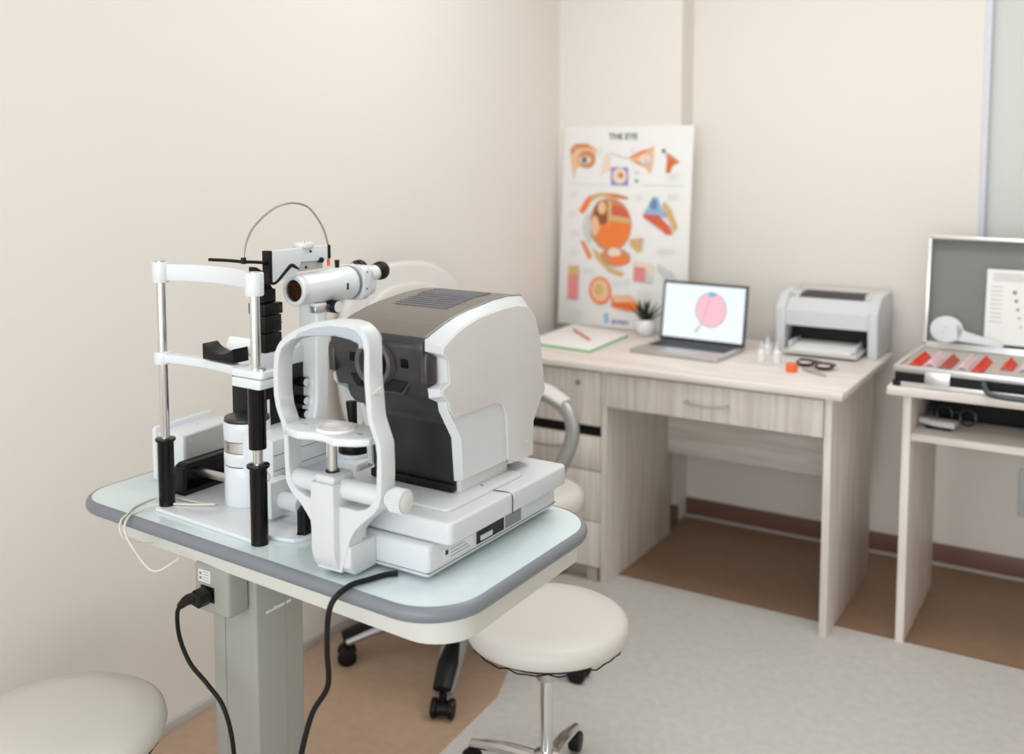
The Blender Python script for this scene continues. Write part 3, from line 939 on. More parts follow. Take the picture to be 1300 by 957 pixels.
for k in range(5):
    a = R(-124) + 2 * PI * k / 5
    c, s = math.cos(a), math.sin(a)
    lg = M(); lg.X = BX
    lg.tube([(0.03 * c, 0.03 * s, 0.125), (0.14 * c, 0.14 * s, 0.135), (0.25 * c, 0.25 * s, 0.105), (0.335 * c, 0.335 * s, 0.070)], 0.02, 12, 4, radii=[0.030, 0.028, 0.026, 0.020], flat=(0.8, 1.25))
    lg = lg.link('leg', SILVERP, chr_)
    pdm = M(); pdm.X = BX
    pdm.tube([(0.20 * c, 0.20 * s, 0.138), (0.27 * c, 0.27 * s, 0.115), (0.345 * c, 0.345 * s, 0.084)], 0.014, 10, 4, radii=[0.014, 0.023, 0.020], flat=(0.6, 1.2))
    pdm.link('leg_pad', BLACK, lg)
    cr2 = M(); cr2.X = BX
    for dd in (-0.014, 0.014):
        cr2.cyl((0.335 * c - dd * s, 0.335 * s + dd * c, 0.0265), (0.335 * c - dd * 2.1 * s, 0.335 * s + dd * 2.1 * c, 0.0265), 0.026, n=22, bev=0.004)
    cr2.cyl((0.335 * c - 0.02 * s, 0.335 * s + 0.02 * c, 0.0265), (0.335 * c + 0.02 * s, 0.335 * s - 0.02 * c, 0.0265), 0.02, n=16)
    cr2.cyl((0.335 * c, 0.335 * s, 0.03), (0.335 * c, 0.335 * s, 0.07), 0.010, n=12)
    cr2.link('caster', BLACK, lg)

# ============================================================ instrument table and its instruments
TA = R(-1.0)
TO = Vector((-1.30, 1.45, 0.80))
UV = Matrix.Translation(TO) @ Matrix.Rotation(TA, 4, 'Z')


def tworld(p):
    return UV @ Vector(p)


def tthing(name, label, cat, org, rz=0.0, group=None):
    return thing(name, label, cat, tworld(org), TA + rz, group)


TOrg = (-0.03, 0.03, -0.80)
tb = tthing('instrument_table', 'white height-adjustable instrument table with grey rounded edge, carrying both eye instruments', 'table', TOrg)


TC = [(-0.520, -0.178), (0.440, -0.224), (0.438, 0.290), (-0.510, 0.290)]
TR = [0.085, 0.095, 0.11, 0.09]
top_out = rounded(TC, TR, 12)
M(TOrg).prism(top_out, 'z', -0.0245, 0.0).link('tabletop', LAMIN, tb)


def offset(poly, d):
    n = len(poly)
    out = []
    for i in range(n):
        p0, p1, p2 = Vector(poly[i - 1]), Vector(poly[i]), Vector(poly[(i + 1) % n])
        t_ = ((p1 - p0).normalized() + (p2 - p1).normalized()).normalized()
        out.append((p1.x + t_.y * d, p1.y - t_.x * d))
    return out


em = M(TOrg)
t = bmesh.new()
rings = []
for k in range(9):
    a = PI / 2 - PI * k / 8
    ring = offset(top_out, 0.012 * math.cos(a))
    rings.append([t.verts.new((x, y, -0.0125 + 0.0130 * math.sin(a))) for x, y in ring])
for A, B in zip(rings, rings[1:] + [rings[0]]):
    for k in range(len(A)):
        t.faces.new((A[k], B[k], B[(k + 1) % len(A)], A[(k + 1) % len(A)]))
bmesh.ops.recalc_face_normals(t, faces=t.faces[:])
em._merge(t)
em.link('edge_band', EDGE, tb, angle=60)
ap = rounded([(-0.47, -0.135), (0.425, -0.190), (0.415, 0.26), (-0.46, 0.26)], [0.04, 0.075, 0.03, 0.05], 8)
M(TOrg).prism(ap, 'z', -0.076, -0.024, 0.003).link('apron', TBODY, tb)
M(TOrg).box((-0.205, -0.105, -0.75), (-0.085, 0.022, -0.076), 0.006, 3).link('column', COLM, tb)
gm = M(TOrg)
gm.box((-0.17, -0.1062, -0.75), (-0.168, -0.1045, -0.08)).box((-0.0855, -0.03, -0.75), (-0.0843, -0.028, -0.08))
gm.link('column_groove', mat('groove_grey', srgb(150, 148, 142), 0.5), tb)
M(TOrg).box((-0.24, -0.12, -0.7985), (-0.01, 0.30, -0.745), 0.012).link('foot', COLM, tb)
sb = M(TOrg).box((-0.193, -0.158, -0.166), (-0.100, -0.1045, -0.070), 0.009, 4).link('socket_box', COLM, tb)
mm = M(TOrg)
mm.box((-0.178, -0.1590, -0.106), (-0.146, -0.1575, -0.083))
mm.link('rating_label', LABEL, sb)
mm = M(TOrg)
for k in range(4):
    mm.box((-0.165, -0.1593, -0.102 + k * 0.005), (-0.149, -0.1589, -0.1005 + k * 0.005))
mm.box((-0.175, -0.1593, -0.102), (-0.168, -0.1589, -0.096)).box((-0.175, -0.1593, -0.093), (-0.168, -0.1589, -0.087))
mm.link('label_print', TEXTG, sb)
mm = M(TOrg).box((-0.172, -0.1600, -0.142), (-0.136, -0.1572, -0.112), 0.002)
mm.link('power_inlet', BLACK, sb)
# small illegible caption along the column side
cm = M(TOrg)
random.seed(3)
for k in range(16):
    v = -0.080 + k * 0.0042
    hh = 0.0035 + 0.0035 * random.random()
    cm.box((-0.0852, v, -0.180), (-0.0845, v + 0.0026 + 0.0012 * random.random(), -0.180 + hh))
cm.link('column_caption', LABEL, tb, smooth=False, label='tiny pale caption')

# power cord of the table
oc_ = (-0.155, -0.175, -0.13)
pc = tthing('electric_cord', 'black power cord plugged into the socket box under the table', 'cord', oc_)
pg_ = M(oc_)
pg_.X = Matrix.Translation((-0.154, -0.160, -0.127)) @ Matrix.Rotation(R(14), 4, 'Y')
pg_.prism([(-0.015, -0.008), (-0.008, -0.014), (0.012, -0.013), (0.017, 0.0), (0.012, 0.013), (-0.010, 0.013)], 'y', -0.030, 0.0, 0.003)
pg_.link('plug', BLACK, pc)
M(oc_).tube([(-0.158, -0.180, -0.127), (-0.178, -0.186, -0.134), (-0.197, -0.188, -0.150)], 0.010, 12, 5, radii=[0.012, 0.010, 0.0065]).link('strain_relief', RUBBER, pc)
M(oc_).tube([(-0.192, -0.188, -0.146), (-0.206, -0.187, -0.166), (-0.208, -0.182, -0.215), (-0.185, -0.178, -0.262), (-0.140, -0.176, -0.292), (-0.095, -0.178, -0.325), (-0.07, -0.18, -0.40), (-0.08, -0.17, -0.56), (-0.10, -0.22, -0.79)], 0.0042, 10, 8).link('cable', RUBBER, pc)

# ------------------------------------------------------------ autorefractor
AO = (0.2025, 0.07, 0.0)
UC = 0.2025
ar = tthing('autorefractor', 'white and black table-top eye refractor with arched chin rest, right end of table', 'instrument', AO)


def mir(u):
    return 2 * UC - u


# lower base
lb_ = M(AO).box((0.098, -0.135, 0.006), (0.345, 0.275, 0.060), 0.008, 3).link('lower_base', WHITE, ar)
M(AO).box((0.0975, -0.1358, 0.0150), (0.3457, 0.2755, 0.0158)).link('base_seam', DKGREY, lb_)
for (u, v) in ((0.31, -0.10), (0.31, 0.25), (0.13, -0.10), (0.13, 0.25)):
    M(AO).cyl((u, v, 0.0), (u, v, 0.007), 0.012, n=20).link('foot', PANEL, lb_)
pnl = M(AO).box((0.3435, 0.002, 0.020), (0.3462, 0.088, 0.044)).link('port_panel', BLACK, lb_)
M(AO).box((0.345, 0.012, 0.024), (0.349, 0.048, 0.033), 0.001).link('port_connector', PANEL, pnl)
M(AO).box((0.3435, 0.094, 0.020), (0.3462, 0.146, 0.044)).link('switch_recess', mat('mid_grey_plastic', srgb(132, 130, 128), 0.45), lb_)
mm = M(AO).box((0.3435, -0.095, 0.022), (0.3458, -0.008, 0.042))
lab = mm.link('rating_label', LABEL, lb_)
M(AO).box((0.3455, -0.090, 0.032), (0.3462, -0.082, 0.040)).link('label_mark', TEXT, lab)
mm = M(AO)
for k in range(3):
    mm.box((0.3455, -0.075, 0.025 + k * 0.006), (0.3461, -0.018 - 0.008 * k, 0.0265 + k * 0.006))
mm.link('label_print', TEXTG, lab)
# slab (moving stage)
sl = M(AO).prism(rounded([(0.068, -0.120), (0.378, -0.120), (0.378, 0.262), (0.068, 0.262)], [0.012] * 4, 4), 'z', 0.062, 0.100, 0.005, seg=3).link('stage_cover', WHITE, ar)
M(AO).box((0.105, -0.10, 0.058), (0.34, 0.25, 0.064)).link('stage_gap', BLACK, sl)
M(AO).prism(rounded([(0.085, -0.080), (0.345, -0.080), (0.345, 0.16), (0.085, 0.16)], [0.015] * 4, 4), 'z', 0.098, 0.1055, 0.004).link('stage_step', WHITE, sl)
M(AO).tube([(0.318, 0.055, 0.1062), (0.346, 0.055, 0.1015), (0.368, 0.06, 0.1012), (0.3785, 0.065, 0.094), (0.3788, 0.065, 0.064)], 0.0009, 6, 3).link('cover_seam', DKGREY, sl)
# body
core = [(0.000, 0.118), (-0.008, 0.206), (-0.010, 0.225), (-0.045, 0.262), (-0.050, 0.283), (-0.074, 0.290), (-0.082, 0.310), (-0.090, 0.345), (-0.093, 0.370), (-0.0925, 0.379), (-0.089, 0.386), (-0.083, 0.3895),
        (-0.060, 0.397), (-0.034, 0.405), (0.00, 0.413), (0.039, 0.419), (0.118, 0.428), (0.17, 0.429), (0.215, 0.425), (0.226, 0.41), (0.235, 0.30), (0.235, 0.118)]
up = [(-0.030, 0.246)] + core[3:-2] + [(0.236, 0.29), (0.236, 0.246)]
low = [core[0], core[1], core[2], (-0.030, 0.2465), (0.236, 0.2465), (0.235, 0.118)]
body = M(AO).prism(up, 'x', mir(0.303), 0.303, 0.003).prism(low, 'x', 0.120, 0.303, 0.001).link('front_body', DKGREY, ar, label='dark grey front housing')
topc = [(-0.082, 0.3895), (-0.060, 0.3972), (-0.034, 0.4052), (0.00, 0.4132), (0.039, 0.4192), (0.118, 0.4282), (0.17, 0.4292), (0.215, 0.4252),
        (0.215, 0.4262), (0.17, 0.4305), (0.118, 0.4296), (0.039, 0.4206), (0.00, 0.4146), (-0.034, 0.4066), (-0.060, 0.3986), (-0.082, 0.3905)]
tc_ = M(AO).prism(topc, 'x', mir(0.300), 0.300).link('top_cover', BROWNTOP, body, label='taupe curved top cover')


def topz(v):
    P = topc[:8]
    for (v0, z0), (v1, z1) in zip(P, P[1:]):
        if v0 <= v <= v1:
            return z0 + (z1 - z0) * (v - v0) / (v1 - v0)
    return P[-1][1]


M(AO).tube([(mir(0.295), -0.035, topz(-0.035) + 0.0012), (0.295, -0.035, topz(-0.035) + 0.0012)], 0.0005, 6, 0).link('cover_seam', mat('seam_taupe', srgb(150, 144, 138), 0.4), tc_)
vm = M(AO)
for k in range(11):
    v = 0.035 + k * 0.013
    z = topz(v) + 0.0015
    vm.box((mir(0.262), v, z - 0.003), (0.262, v + 0.0095, z + 0.0016), 0.0007)
vm.link('vent_slats', VENT, tc_)
vm = M(AO)
for k in range(11):
    v = 0.035 + k * 0.013
    z = topz(v) + 0.0014
    vm.box((mir(0.272), v + 0.001, z - 0.002), (mir(0.264), v + 0.008, z + 0.0004))
vm.link('vent_slots', BLACK, tc_)
# teal-grey trim lines along the top edges
for s in (0.3020,):
    M(AO).tube([(s, v, topz(v) + 0.0002) for v in (-0.082, -0.06, -0.034, 0.0, 0.039, 0.118, 0.17, 0.214)], 0.0026, 8, 0).link('edge_trim', mat('grey_teal_trim', srgb(120, 134, 132), 0.35), tc_)
# white side shells (loft with chamfered top)
inner = [(-0.013, 0.206), (-0.049, 0.261), (-0.052, 0.276), (-0.076, 0.288), (-0.079, 0.305), (-0.055, 0.309), (-0.061, 0.356), (-0.086, 0.369), (-0.086, 0.388),
         (-0.060, 0.398), (-0.034, 0.4062), (0.00, 0.4145), (0.039, 0.4206), (0.118, 0.4290), (0.17, 0.4302), (0.212, 0.4265), (0.242, 0.396), (0.262, 0.339), (0.281, 0.233), (0.262, 0.214), (0.236, 0.180), (0.231, 0.113), (0.155, 0.114), (0.150, 0.127), (-0.005, 0.127)]
outer = [(-0.008, 0.206), (-0.046, 0.263), (-0.049, 0.278), (-0.066, 0.291), (-0.068, 0.303), (-0.046, 0.311), (-0.050, 0.350), (-0.066, 0.362), (-0.064, 0.374),
         (-0.045, 0.383), (-0.025, 0.392), (0.003, 0.401), (0.041, 0.409), (0.118, 0.415), (0.168, 0.415), (0.205, 0.408), (0.230, 0.388), (0.252, 0.335), (0.268, 0.236), (0.250, 0.218), (0.226, 0.184), (0.224, 0.119), (0.157, 0.120), (0.152, 0.131), (-0.002, 0.131)]
plate = [(-0.030, 0.247)] + outer[1:-3] + [(0.160, 0.121), (0.136, 0.133), (0.130, 0.205), (0.124, 0.228), (0.112, 0.241), (0.095, 0.246)]
for sgn in (1, -1):
    f = (lambda u: u) if sgn > 0 else mir
    if sgn > 0:
        sh = M(AO).prism(inner, 'x', f(0.3035), f(0.321), pts1=outer).link('side_shell', WHITE, ar)
    else:
        tail = [(0.262, 0.222), (0.10, 0.248), (-0.030, 0.248)]
        shm = M(AO).prism(inner[2:20] + tail, 'x', f(0.3035), f(0.321), pts1=outer[2:20] + tail)
        shm.prism([(-0.005, 0.127), (-0.013, 0.206), (-0.028, 0.248), (0.10, 0.248), (0.236, 0.180), (0.231, 0.113), (0.155, 0.114), (0.150, 0.127)], 'x', 0.108, 0.120, 0.002)
        sh = shm.link('side_shell', WHITE, ar)
        continue
    M(AO).prism(plate, 'x', f(0.320), f(0.3255), 0.003, seg=3).link('side_panel', PANEL, sh, label='light grey raised side panel')
    for (v, z) in ((0.17, 0.375), (0.00, 0.335), (0.20, 0.15), (-0.022, 0.252)):
        M(AO).cyl((f(0.3252), v, z), (f(0.3262), v, z), 0.004, n=14).link('screw_cover', PANEL, sh)
# white back
M(AO).prism([(0.232, 0.118), (0.238, 0.18), (0.270, 0.225), (0.254, 0.335), (0.236, 0.395), (0.214, 0.4245), (0.20, 0.4245), (0.22, 0.118)], 'x', 0.122, 0.305, 0.002).link('back_cover', WHITE, ar)
# plinth
M(AO).box((0.112, 0.003, 0.1035), (0.313, 0.152, 0.129), 0.003).link('body_plinth', PANEL, ar)
M(AO).box((0.120, -0.011, 0.107), (0.303, 0.006, 0.121), 0.002).link('front_lip', BLACK, ar)
# glossy lower front screen
M(AO).prism([(-0.0115, 0.232), (-0.0085, 0.21), (-0.0015, 0.117), (0.003, 0.117), (0.0, 0.232)], 'x', 0.126, 0.296, 0.001).link('lower_front', mat('lower_front_black', srgb(34, 34, 36), 0.3), body)
M(AO).prism([(-0.030, 0.247), (-0.020, 0.238), (-0.012, 0.232), (-0.006, 0.24), (-0.02, 0.256)], 'x', 0.121, 0.304, 0.001).link('front_ridge', DKGREY, body)
# wrap-around cheek blocks of the dark front
for f in ((lambda u: u), mir):
    M(AO).prism([(-0.090, 0.315), (-0.060, 0.311), (-0.0615, 0.356), (-0.088, 0.366), (-0.092, 0.355)], 'x', f(0.296), f(0.3105), 0.003, seg=3).link('front_cheek', DKGREY, body)
M(AO).lathe([(0.0285, -0.004), (0.030, 0.012), (0.034, 0.016), (0.0385, 0.013), (0.040, 0.0), (0.040, -0.004), (0.0285, -0.004)], (UC, -0.088, 0.340), axis=(0, -1, 0), n=48).link('measuring_ring', mat('ring_grey', srgb(92, 88, 86), 0.3), body)
M(AO).lathe([(0.0, 0.006), (0.012, 0.005), (0.0285, 0.002), (0.0285, -0.006), (0, -0.006)], (UC, -0.088, 0.340), axis=(0, -1, 0), n=40).link('measuring_window', SHADE, body)
for u in (0.152, 0.264):
    M(AO).box((u - 0.007, -0.0925, 0.337), (u + 0.007, -0.080, 0.352), 0.001).link('light_window', SHADE, body)
M(AO).prism([(0.140, 0.312), (0.265, 0.312), (0.250, 0.292), (0.155, 0.292)], 'y', -0.0845, -0.070).link('sensor_recess', BLACK, body)
M(AO).prism([(0.135, 0.3145), (0.27, 0.3145), (0.255, 0.288), (0.15, 0.288)], 'y', -0.0815, -0.070).link('sensor_frame', DKGREY, body)
M(AO).box((0.165, -0.0865, 0.296), (0.182, -0.0835, 0.306)).link('sensor_window', SHADE, body)

# ---- chin rest unit
OUT = [(0.15, 0.085), (0.139, 0.099), (0.124, 0.114), (0.106, 0.127), (0.094, 0.144), (0.092, 0.177), (0.091, 0.227), (0.085, 0.246), (0.075, 0.266), (0.070, 0.290), (0.070, 0.331), (0.074, 0.362), (0.084, 0.379),
       (0.103, 0.394), (0.129, 0.408), (0.16, 0.419), (0.198, 0.426), (0.235, 0.4275), (0.257, 0.424), (0.270, 0.415), (0.277, 0.402), (0.2805, 0.386), (0.2800, 0.364), (0.2805, 0.340), (0.283, 0.315), (0.286, 0.276),
       (0.295, 0.254), (0.303, 0.235), (0.3035, 0.184), (0.301, 0.150), (0.295, 0.134), (0.285, 0.122), (0.266, 0.107), (0.248, 0.090), (0.236, 0.072), (0.228, 0.045), (0.150, 0.045)]
INN = [(0.224, 0.122), (0.251, 0.122), (0.271, 0.129), (0.283, 0.140), (0.289, 0.154), (0.2925, 0.168), (0.294, 0.221), (0.291, 0.241), (0.283, 0.257), (0.276, 0.274), (0.273, 0.291), (0.271, 0.316), (0.269, 0.339),
       (0.269, 0.363), (0.2695, 0.375), (0.2695, 0.386), (0.266, 0.394), (0.257, 0.401), (0.243, 0.406), (0.211, 0.408), (0.176, 0.405), (0.141, 0.398), (0.118, 0.389), (0.100, 0.378), (0.088, 0.366), (0.084, 0.350),
       (0.082, 0.332), (0.082, 0.294), (0.086, 0.268), (0.096, 0.247), (0.101, 0.229), (0.102, 0.169), (0.107, 0.144), (0.122, 0.132), (0.143, 0.125), (0.166, 0.124)]
ch_ = M(AO)
# open ring: outer going round, inner back; joined under the block
t = bmesh.new()


def ring_prism(t, outer_, inner_, y0, y1, bev):
    def resample(P, n):
        L = [0]
        for a, b in zip(P, P[1:]):
            L.append(L[-1] + (Vector(b) - Vector(a)).length)
        out = []
        for k in range(n):
            s = L[-1] * k / (n - 1)
            i = max(j for j in range(len(L)) if L[j] <= s + 1e-9)
            i = min(i, len(P) - 2)
            f = (s - L[i]) / max(L[i + 1] - L[i], 1e-9)
            out.append(Vector(P[i]).lerp(Vector(P[i + 1]), f))
        return out
    N = 120
    A = resample(outer_, N)
    B = resample(inner_, N)
    # inset bevel: front ring slightly shrunk
    rings_ = []
    for i in range(N):
        d = (B[i] - A[i])
        L = d.length
        e = min(bev / max(L, 1e-6), 0.3)
        a_in, b_in = A[i].lerp(B[i], e), B[i].lerp(A[i], e)
        rings_.append([(a_in, y0), (A[i], y0 + bev), (A[i], y1 - bev), (a_in, y1), (b_in, y1), (B[i], y1 - bev), (B[i], y0 + bev), (b_in, y0)])
    vs = [[t.verts.new((p.x, y, p.y)) for p, y in r] for r in rings_]
    for i in range(N - 1):
        for k in range(8):
            t.faces.new((vs[i][k], vs[i][(k + 1) % 8], vs[i + 1][(k + 1) % 8], vs[i + 1][k]))
    t.faces.new(vs[0][::-1])
    t.faces.new(vs[-1])
    bmesh.ops.recalc_face_normals(t, faces=t.faces[:])


ring_prism(t, OUT[:-1], INN[::-1], -0.200, -0.166, 0.0018)
ch_._merge(t)
ch_.prism([(0.150, 0.085), (0.166, 0.124), (0.224, 0.122), (0.228, 0.045), (0.216, 0.012), (0.165, 0.012)], 'y', -0.200, -0.150)
arch = ch_.link('head_frame', WHITE, ar, angle=32)
PAD = [(0.103, 0.3925), (0.131, 0.400), (0.16, 0.4105), (0.198, 0.4175), (0.235, 0.4185), (0.252, 0.415), (0.262, 0.408), (0.2675, 0.399), (0.2675, 0.388), (0.261, 0.388), (0.260, 0.395), (0.243, 0.400), (0.211, 0.403), (0.176, 0.399), (0.141, 0.395), (0.118, 0.386)]
padm = M(AO).prism([(u, z) for u, z in PAD[1:]], 'y', -0.2035, -0.150, 0.003, seg=3)
padm.link('forehead_pad', mat('blue_grey_rubber', srgb(176, 183, 190), 0.5), arch)
# lower block rising into the post
blk = M(AO)
blk.prism([(-0.214, 0.045), (-0.207, 0.022), (-0.192, 0.008), (-0.135, 0.008), (-0.135, 0.058), (-0.155, 0.062), (-0.155, 0.150), (-0.158, 0.160), (-0.214, 0.160)], 'x', 0.163, 0.213, 0.003, seg=3)
blk.prism([(-0.199, 0.022), (-0.186, 0.008), (-0.134, 0.008), (-0.134, 0.058), (-0.199, 0.058)], 'x', 0.165, 0.236, 0.003, seg=3)
blk.link('chin_rest_column', WHITE, ar)
M(AO).box((0.168, -0.208, 0.158), (0.209, -0.158, 0.172), 0.004, 3).link('column_cap', WHITE, ar)
M(AO).cyl((0.185, -0.183, 0.170), (0.185, -0.183, 0.232), 0.0078, n=24).link('chin_rest_rod', SATIN, ar)
M(AO).cyl((0.185, -0.183, 0.170), (0.185, -0.183, 0.1745), 0.012, n=24).link('rod_collar', BLACK, ar)
rod = M(AO).cyl((0.101, -0.180, 0.147), (0.300, -0.180, 0.147), 0.0175, n=32, bev=0.004).link('cross_rod', WHITE, ar)
kn = M(AO)
n = 28
kp = []
for k in range(n * 2):
    rr = 0.0182 if k % 2 else 0.0200
    a = 2 * PI * k / (n * 2)
    kp.append((-0.180 + rr * math.cos(a), 0.147 + rr * math.sin(a)))
kn.prism(kp, 'x', 0.310, 0.336, 0.001)
kn.link('height_knob', WHITE, ar, angle=20)
M(AO).lathe([(0.0, 0.002), (0.010, 0.002), (0.0135, 0.0), (0.0172, -0.0008), (0, -0.003)], (0.3375, -0.180, 0.147), axis=(1, 0, 0)).link('knob_cap', CREAM, ar)
M(AO).cyl((0.302, -0.180, 0.147), (0.311, -0.180, 0.147), 0.015, n=24).link('knob_shaft', WHITE, ar)
# chin plate
cp = M(AO)
plo = [(0.098, -0.205), (0.112, -0.222), (0.150, -0.232), (0.175, -0.222), (0.20, -0.222), (0.228, -0.232), (0.262, -0.216), (0.276, -0.200), (0.276, -0.165), (0.258, -0.150), (0.225, -0.140), (0.188, -0.137), (0.150, -0.140), (0.115, -0.150), (0.098, -0.168)]
plo = [(u - 0.002, v + 0.006) for u, v in plo]
cp.prism(plo, 'z', 0.230, 0.243, 0.003, seg=3)
cp = cp.link('chin_plate', WHITE2, ar)
M(AO).lathe([(0.0, 0.0010), (0.018, 0.0018), (0.029, 0.0045), (0.032, 0.0042), (0.0345, 0.0)], (0.188, -0.176, 0.242), n=40).link('chin_cup', mat('gloss_white', srgb(246, 247, 248), 0.08, coat=1.0), cp)
for u in (0.124, 0.245):
    M(AO).box((u - 0.006, -0.185, 0.2428), (u + 0.006, -0.181, 0.2436)).link('paper_pin', SATIN, cp)
ey = M(AO)
ey.prism([(-0.197, 0.316), (-0.175, 0.325), (-0.175, 0.314)], 'x', 0.2795, 0.2855)
ey.link('eye_level_mark', CREAM, arch)

# autorefractor power cord hanging over the table edge
co = (0.25, -0.2, 0.0)
ac = tthing('electric_cord', 'black power cord running from the refractor over the front table edge', 'cord', co)
M(co).tube([(0.285, -0.140, 0.0055), (0.272, -0.155, 0.0055), (0.262, -0.185, 0.0060), (0.252, -0.222, 0.0062), (0.240, -0.247, -0.012), (0.233, -0.252, -0.045), (0.227, -0.248, -0.10), (0.222, -0.243, -0.16), (0.19, -0.25, -0.22), (0.17, -0.26, -0.33), (0.16, -0.24, -0.5), (0.12, -0.22, -0.79)], 0.0047, 10, 8).link('cable', RUBBER, ac)

# ------------------------------------------------------------ slit lamp
SO = (-0.155, 0.0, 0.0)
slm = tthing('slit_lamp', 'white slit lamp biomicroscope with chrome chin rest posts, left end of table', 'instrument', SO)
M(SO).prism([(-0.306, -0.150), (-0.022, -0.168), (-0.017, -0.138), (0.020, -0.132), (0.038, -0.127), (0.049, -0.112), (0.052, -0.09), (0.052, 0.24), (-0.345, 0.24), (-0.345, -0.08)], 'z', 0.0, 0.0075, 0.0015).link('base_plate', WHITE2, slm)
M(SO).cyl((0.030, -0.101, 0.0073), (0.030, -0.101, 0.0083), 0.007, n=20).link('fixing_hole', BLACK, slm)
PL, PR = (-0.300, -0.127), (-0.012, -0.160)
pa = M(SO).cyl((*PL, 0.13), (*PL, 0.46), 0.0088, n=28).link('support_post', CHROME, slm)
M(SO).cyl((*PL, 0.0072), (*PL, 0.136), 0.0155, n=32).link('post_sleeve', BLACKG, pa)
M(SO).cyl((*PL, 0.136), (*PL, 0.141), 0.0195, n=32, bev=0.001).link('sleeve_flange', BLACKG, pa)
pb = M(SO).cyl((*PR, 0.13), (*PR, 0.46), 0.0088, n=28).link('support_post', CHROME, slm)
M(SO).cyl((*PR, 0.0), (*PR, 0.140), 0.0155, n=32).link('post_sleeve', BLACKG, pb)
M(SO).cyl((*PR, 0.140), (*PR, 0.145), 0.0205, n=32, bev=0.001).link('sleeve_flange', BLACKG, pb)
M(SO).cyl((*PR, 0.174), (*PR, 0.286), 0.0155, n=32).link('grip_sleeve', BLACKG, pb)
M(SO).tube([(PR[0] + 0.014, PR[1] + 0.004, 0.136), (PR[0] + 0.022, PR[1] + 0.004, 0.130), (PR[0] + 0.023, PR[1] + 0.004, 0.120), (PR[0] + 0.014, PR[1] + 0.004, 0.115)], 0.0009, 6, 5).link('cable_clip', SATIN, pb)


def arcband(p, q, bow, w, z0, z1, bev, n=14):
    """curved bar between p and q, bulging towards +v by bow"""
    A, B = [], []
    p, q = Vector(p), Vector(q)
    d = (q - p).normalized()
    nrm = Vector((-d.y, d.x))
    for k in range(n + 1):
        s = k / n
        c = p.lerp(q, s) + nrm * bow * (1 - (2 * s - 1) ** 2)
        A.append(tuple(c + nrm * w / 2))
        B.append(tuple(c - nrm * w / 2))
    return A + B[::-1]


fb = M(SO)
fb.prism(arcband(PL, PR, 0.045, 0.010, 0, 0, 0), 'z', 0.450, 0.482, 0.002)
fb.cyl((*PL, 0.446), (*PL, 0.486), 0.0155, n=32, bev=0.002)
fb.cyl((*PR, 0.446), (*PR, 0.487), 0.0165, n=32, bev=0.002)
fb = fb.link('forehead_band', WHITE2, slm)
for P_ in (PL, PR):
    M(SO).cyl((*P_, 0.4855), (*P_, 0.4880), 0.0095, n=24).link('post_cap', SATIN, fb)
cbm = M(SO)
cbm.prism(arcband(PL, (PR[0], PR[1] + 0.005), 0.022, 0.024, 0, 0, 0), 'z', 0.292, 0.309, 0.003)
cbm.cyl((*PL, 0.288), (*PL, 0.312), 0.0165, n=32, bev=0.002)
cbm.prism(rounded([(-0.060, -0.178), (0.020, -0.178), (0.020, -0.135), (-0.060, -0.130)], [0.008] * 4, 4), 'z', 0.303, 0.316, 0.002)
cbm.prism(rounded([(-0.055, -0.180), (0.018, -0.182), (0.018, -0.138), (-0.055, -0.130)], [0.006] * 4, 4), 'z', 0.285, 0.3018, 0.002)
cbm = cbm.link('chin_rest_bar', WHITE2, slm)
M(SO).cyl((0.008, -0.165, 0.315), (0.008, -0.165, 0.320), 0.007, n=20).link('clamp_screw', SATIN, cbm)
# chin dish: concave black rest
cpts = []
for k in range(13):
    s = -1 + 2 * k / 12
    cpts.append((-0.134 + 0.039 * s, 0.3255 + 0.013 * abs(s) ** 1.9))
dish = [(-0.175, 0.3125)] + [(-0.175, 0.3415)] + cpts[1:] + [(-0.093, 0.3125)]
M(SO).prism(dish, 'y', -0.138, -0.100, 0.0015).link('chin_dish', BLACK, slm)
pw = M(SO)
pw.X = Matrix.Translation((-0.128, -0.086, 0.332)) @ Matrix.Rotation(R(-28), 4, 'X')
pw.box((-0.034, -0.006, -0.014), (0.034, 0.008, 0.016), 0.001)
pw.link('chin_paper_pack', PAPER, slm)
# black swivel cylinder
cyl_c = (-0.184, -0.024)
pv = M(SO)
pv.cyl((*cyl_c, 0.0075), (*cyl_c, 0.0855), 0.0455, n=56, bev=0.001)
pv.cyl((*cyl_c, 0.0875), (*cyl_c, 0.113), 0.0455, n=56, bev=0.001)
pv.cyl((*cyl_c, 0.136), (*cyl_c, 0.172), 0.0455, n=56, bev=0.001)
pv = pv.link('swivel_housing', WHITE2, slm)
M(SO).cyl((*cyl_c, 0.0765), (*cyl_c, 0.173), 0.0440, n=48).link('housing_joint', mat('joint_dark', srgb(60, 66, 68), 0.4), pv)
M(SO).cyl((*cyl_c, 0.1145), (*cyl_c, 0.1345), 0.0450, n=56).link('scale_ring', SATIN, pv)
M(SO).cyl((*cyl_c, 0.172), (*cyl_c, 0.179), 0.0435, n=56, bev=0.002).link('housing_cap', mat('cap_black', srgb(42, 43, 46), 0.35), pv)
for z in (0.124, 0.106):
    M(SO).cyl((-0.190, -0.066, z), (-0.191, -0.0685, z), 0.0022, n=12).link('set_screw', BLACK, pv)
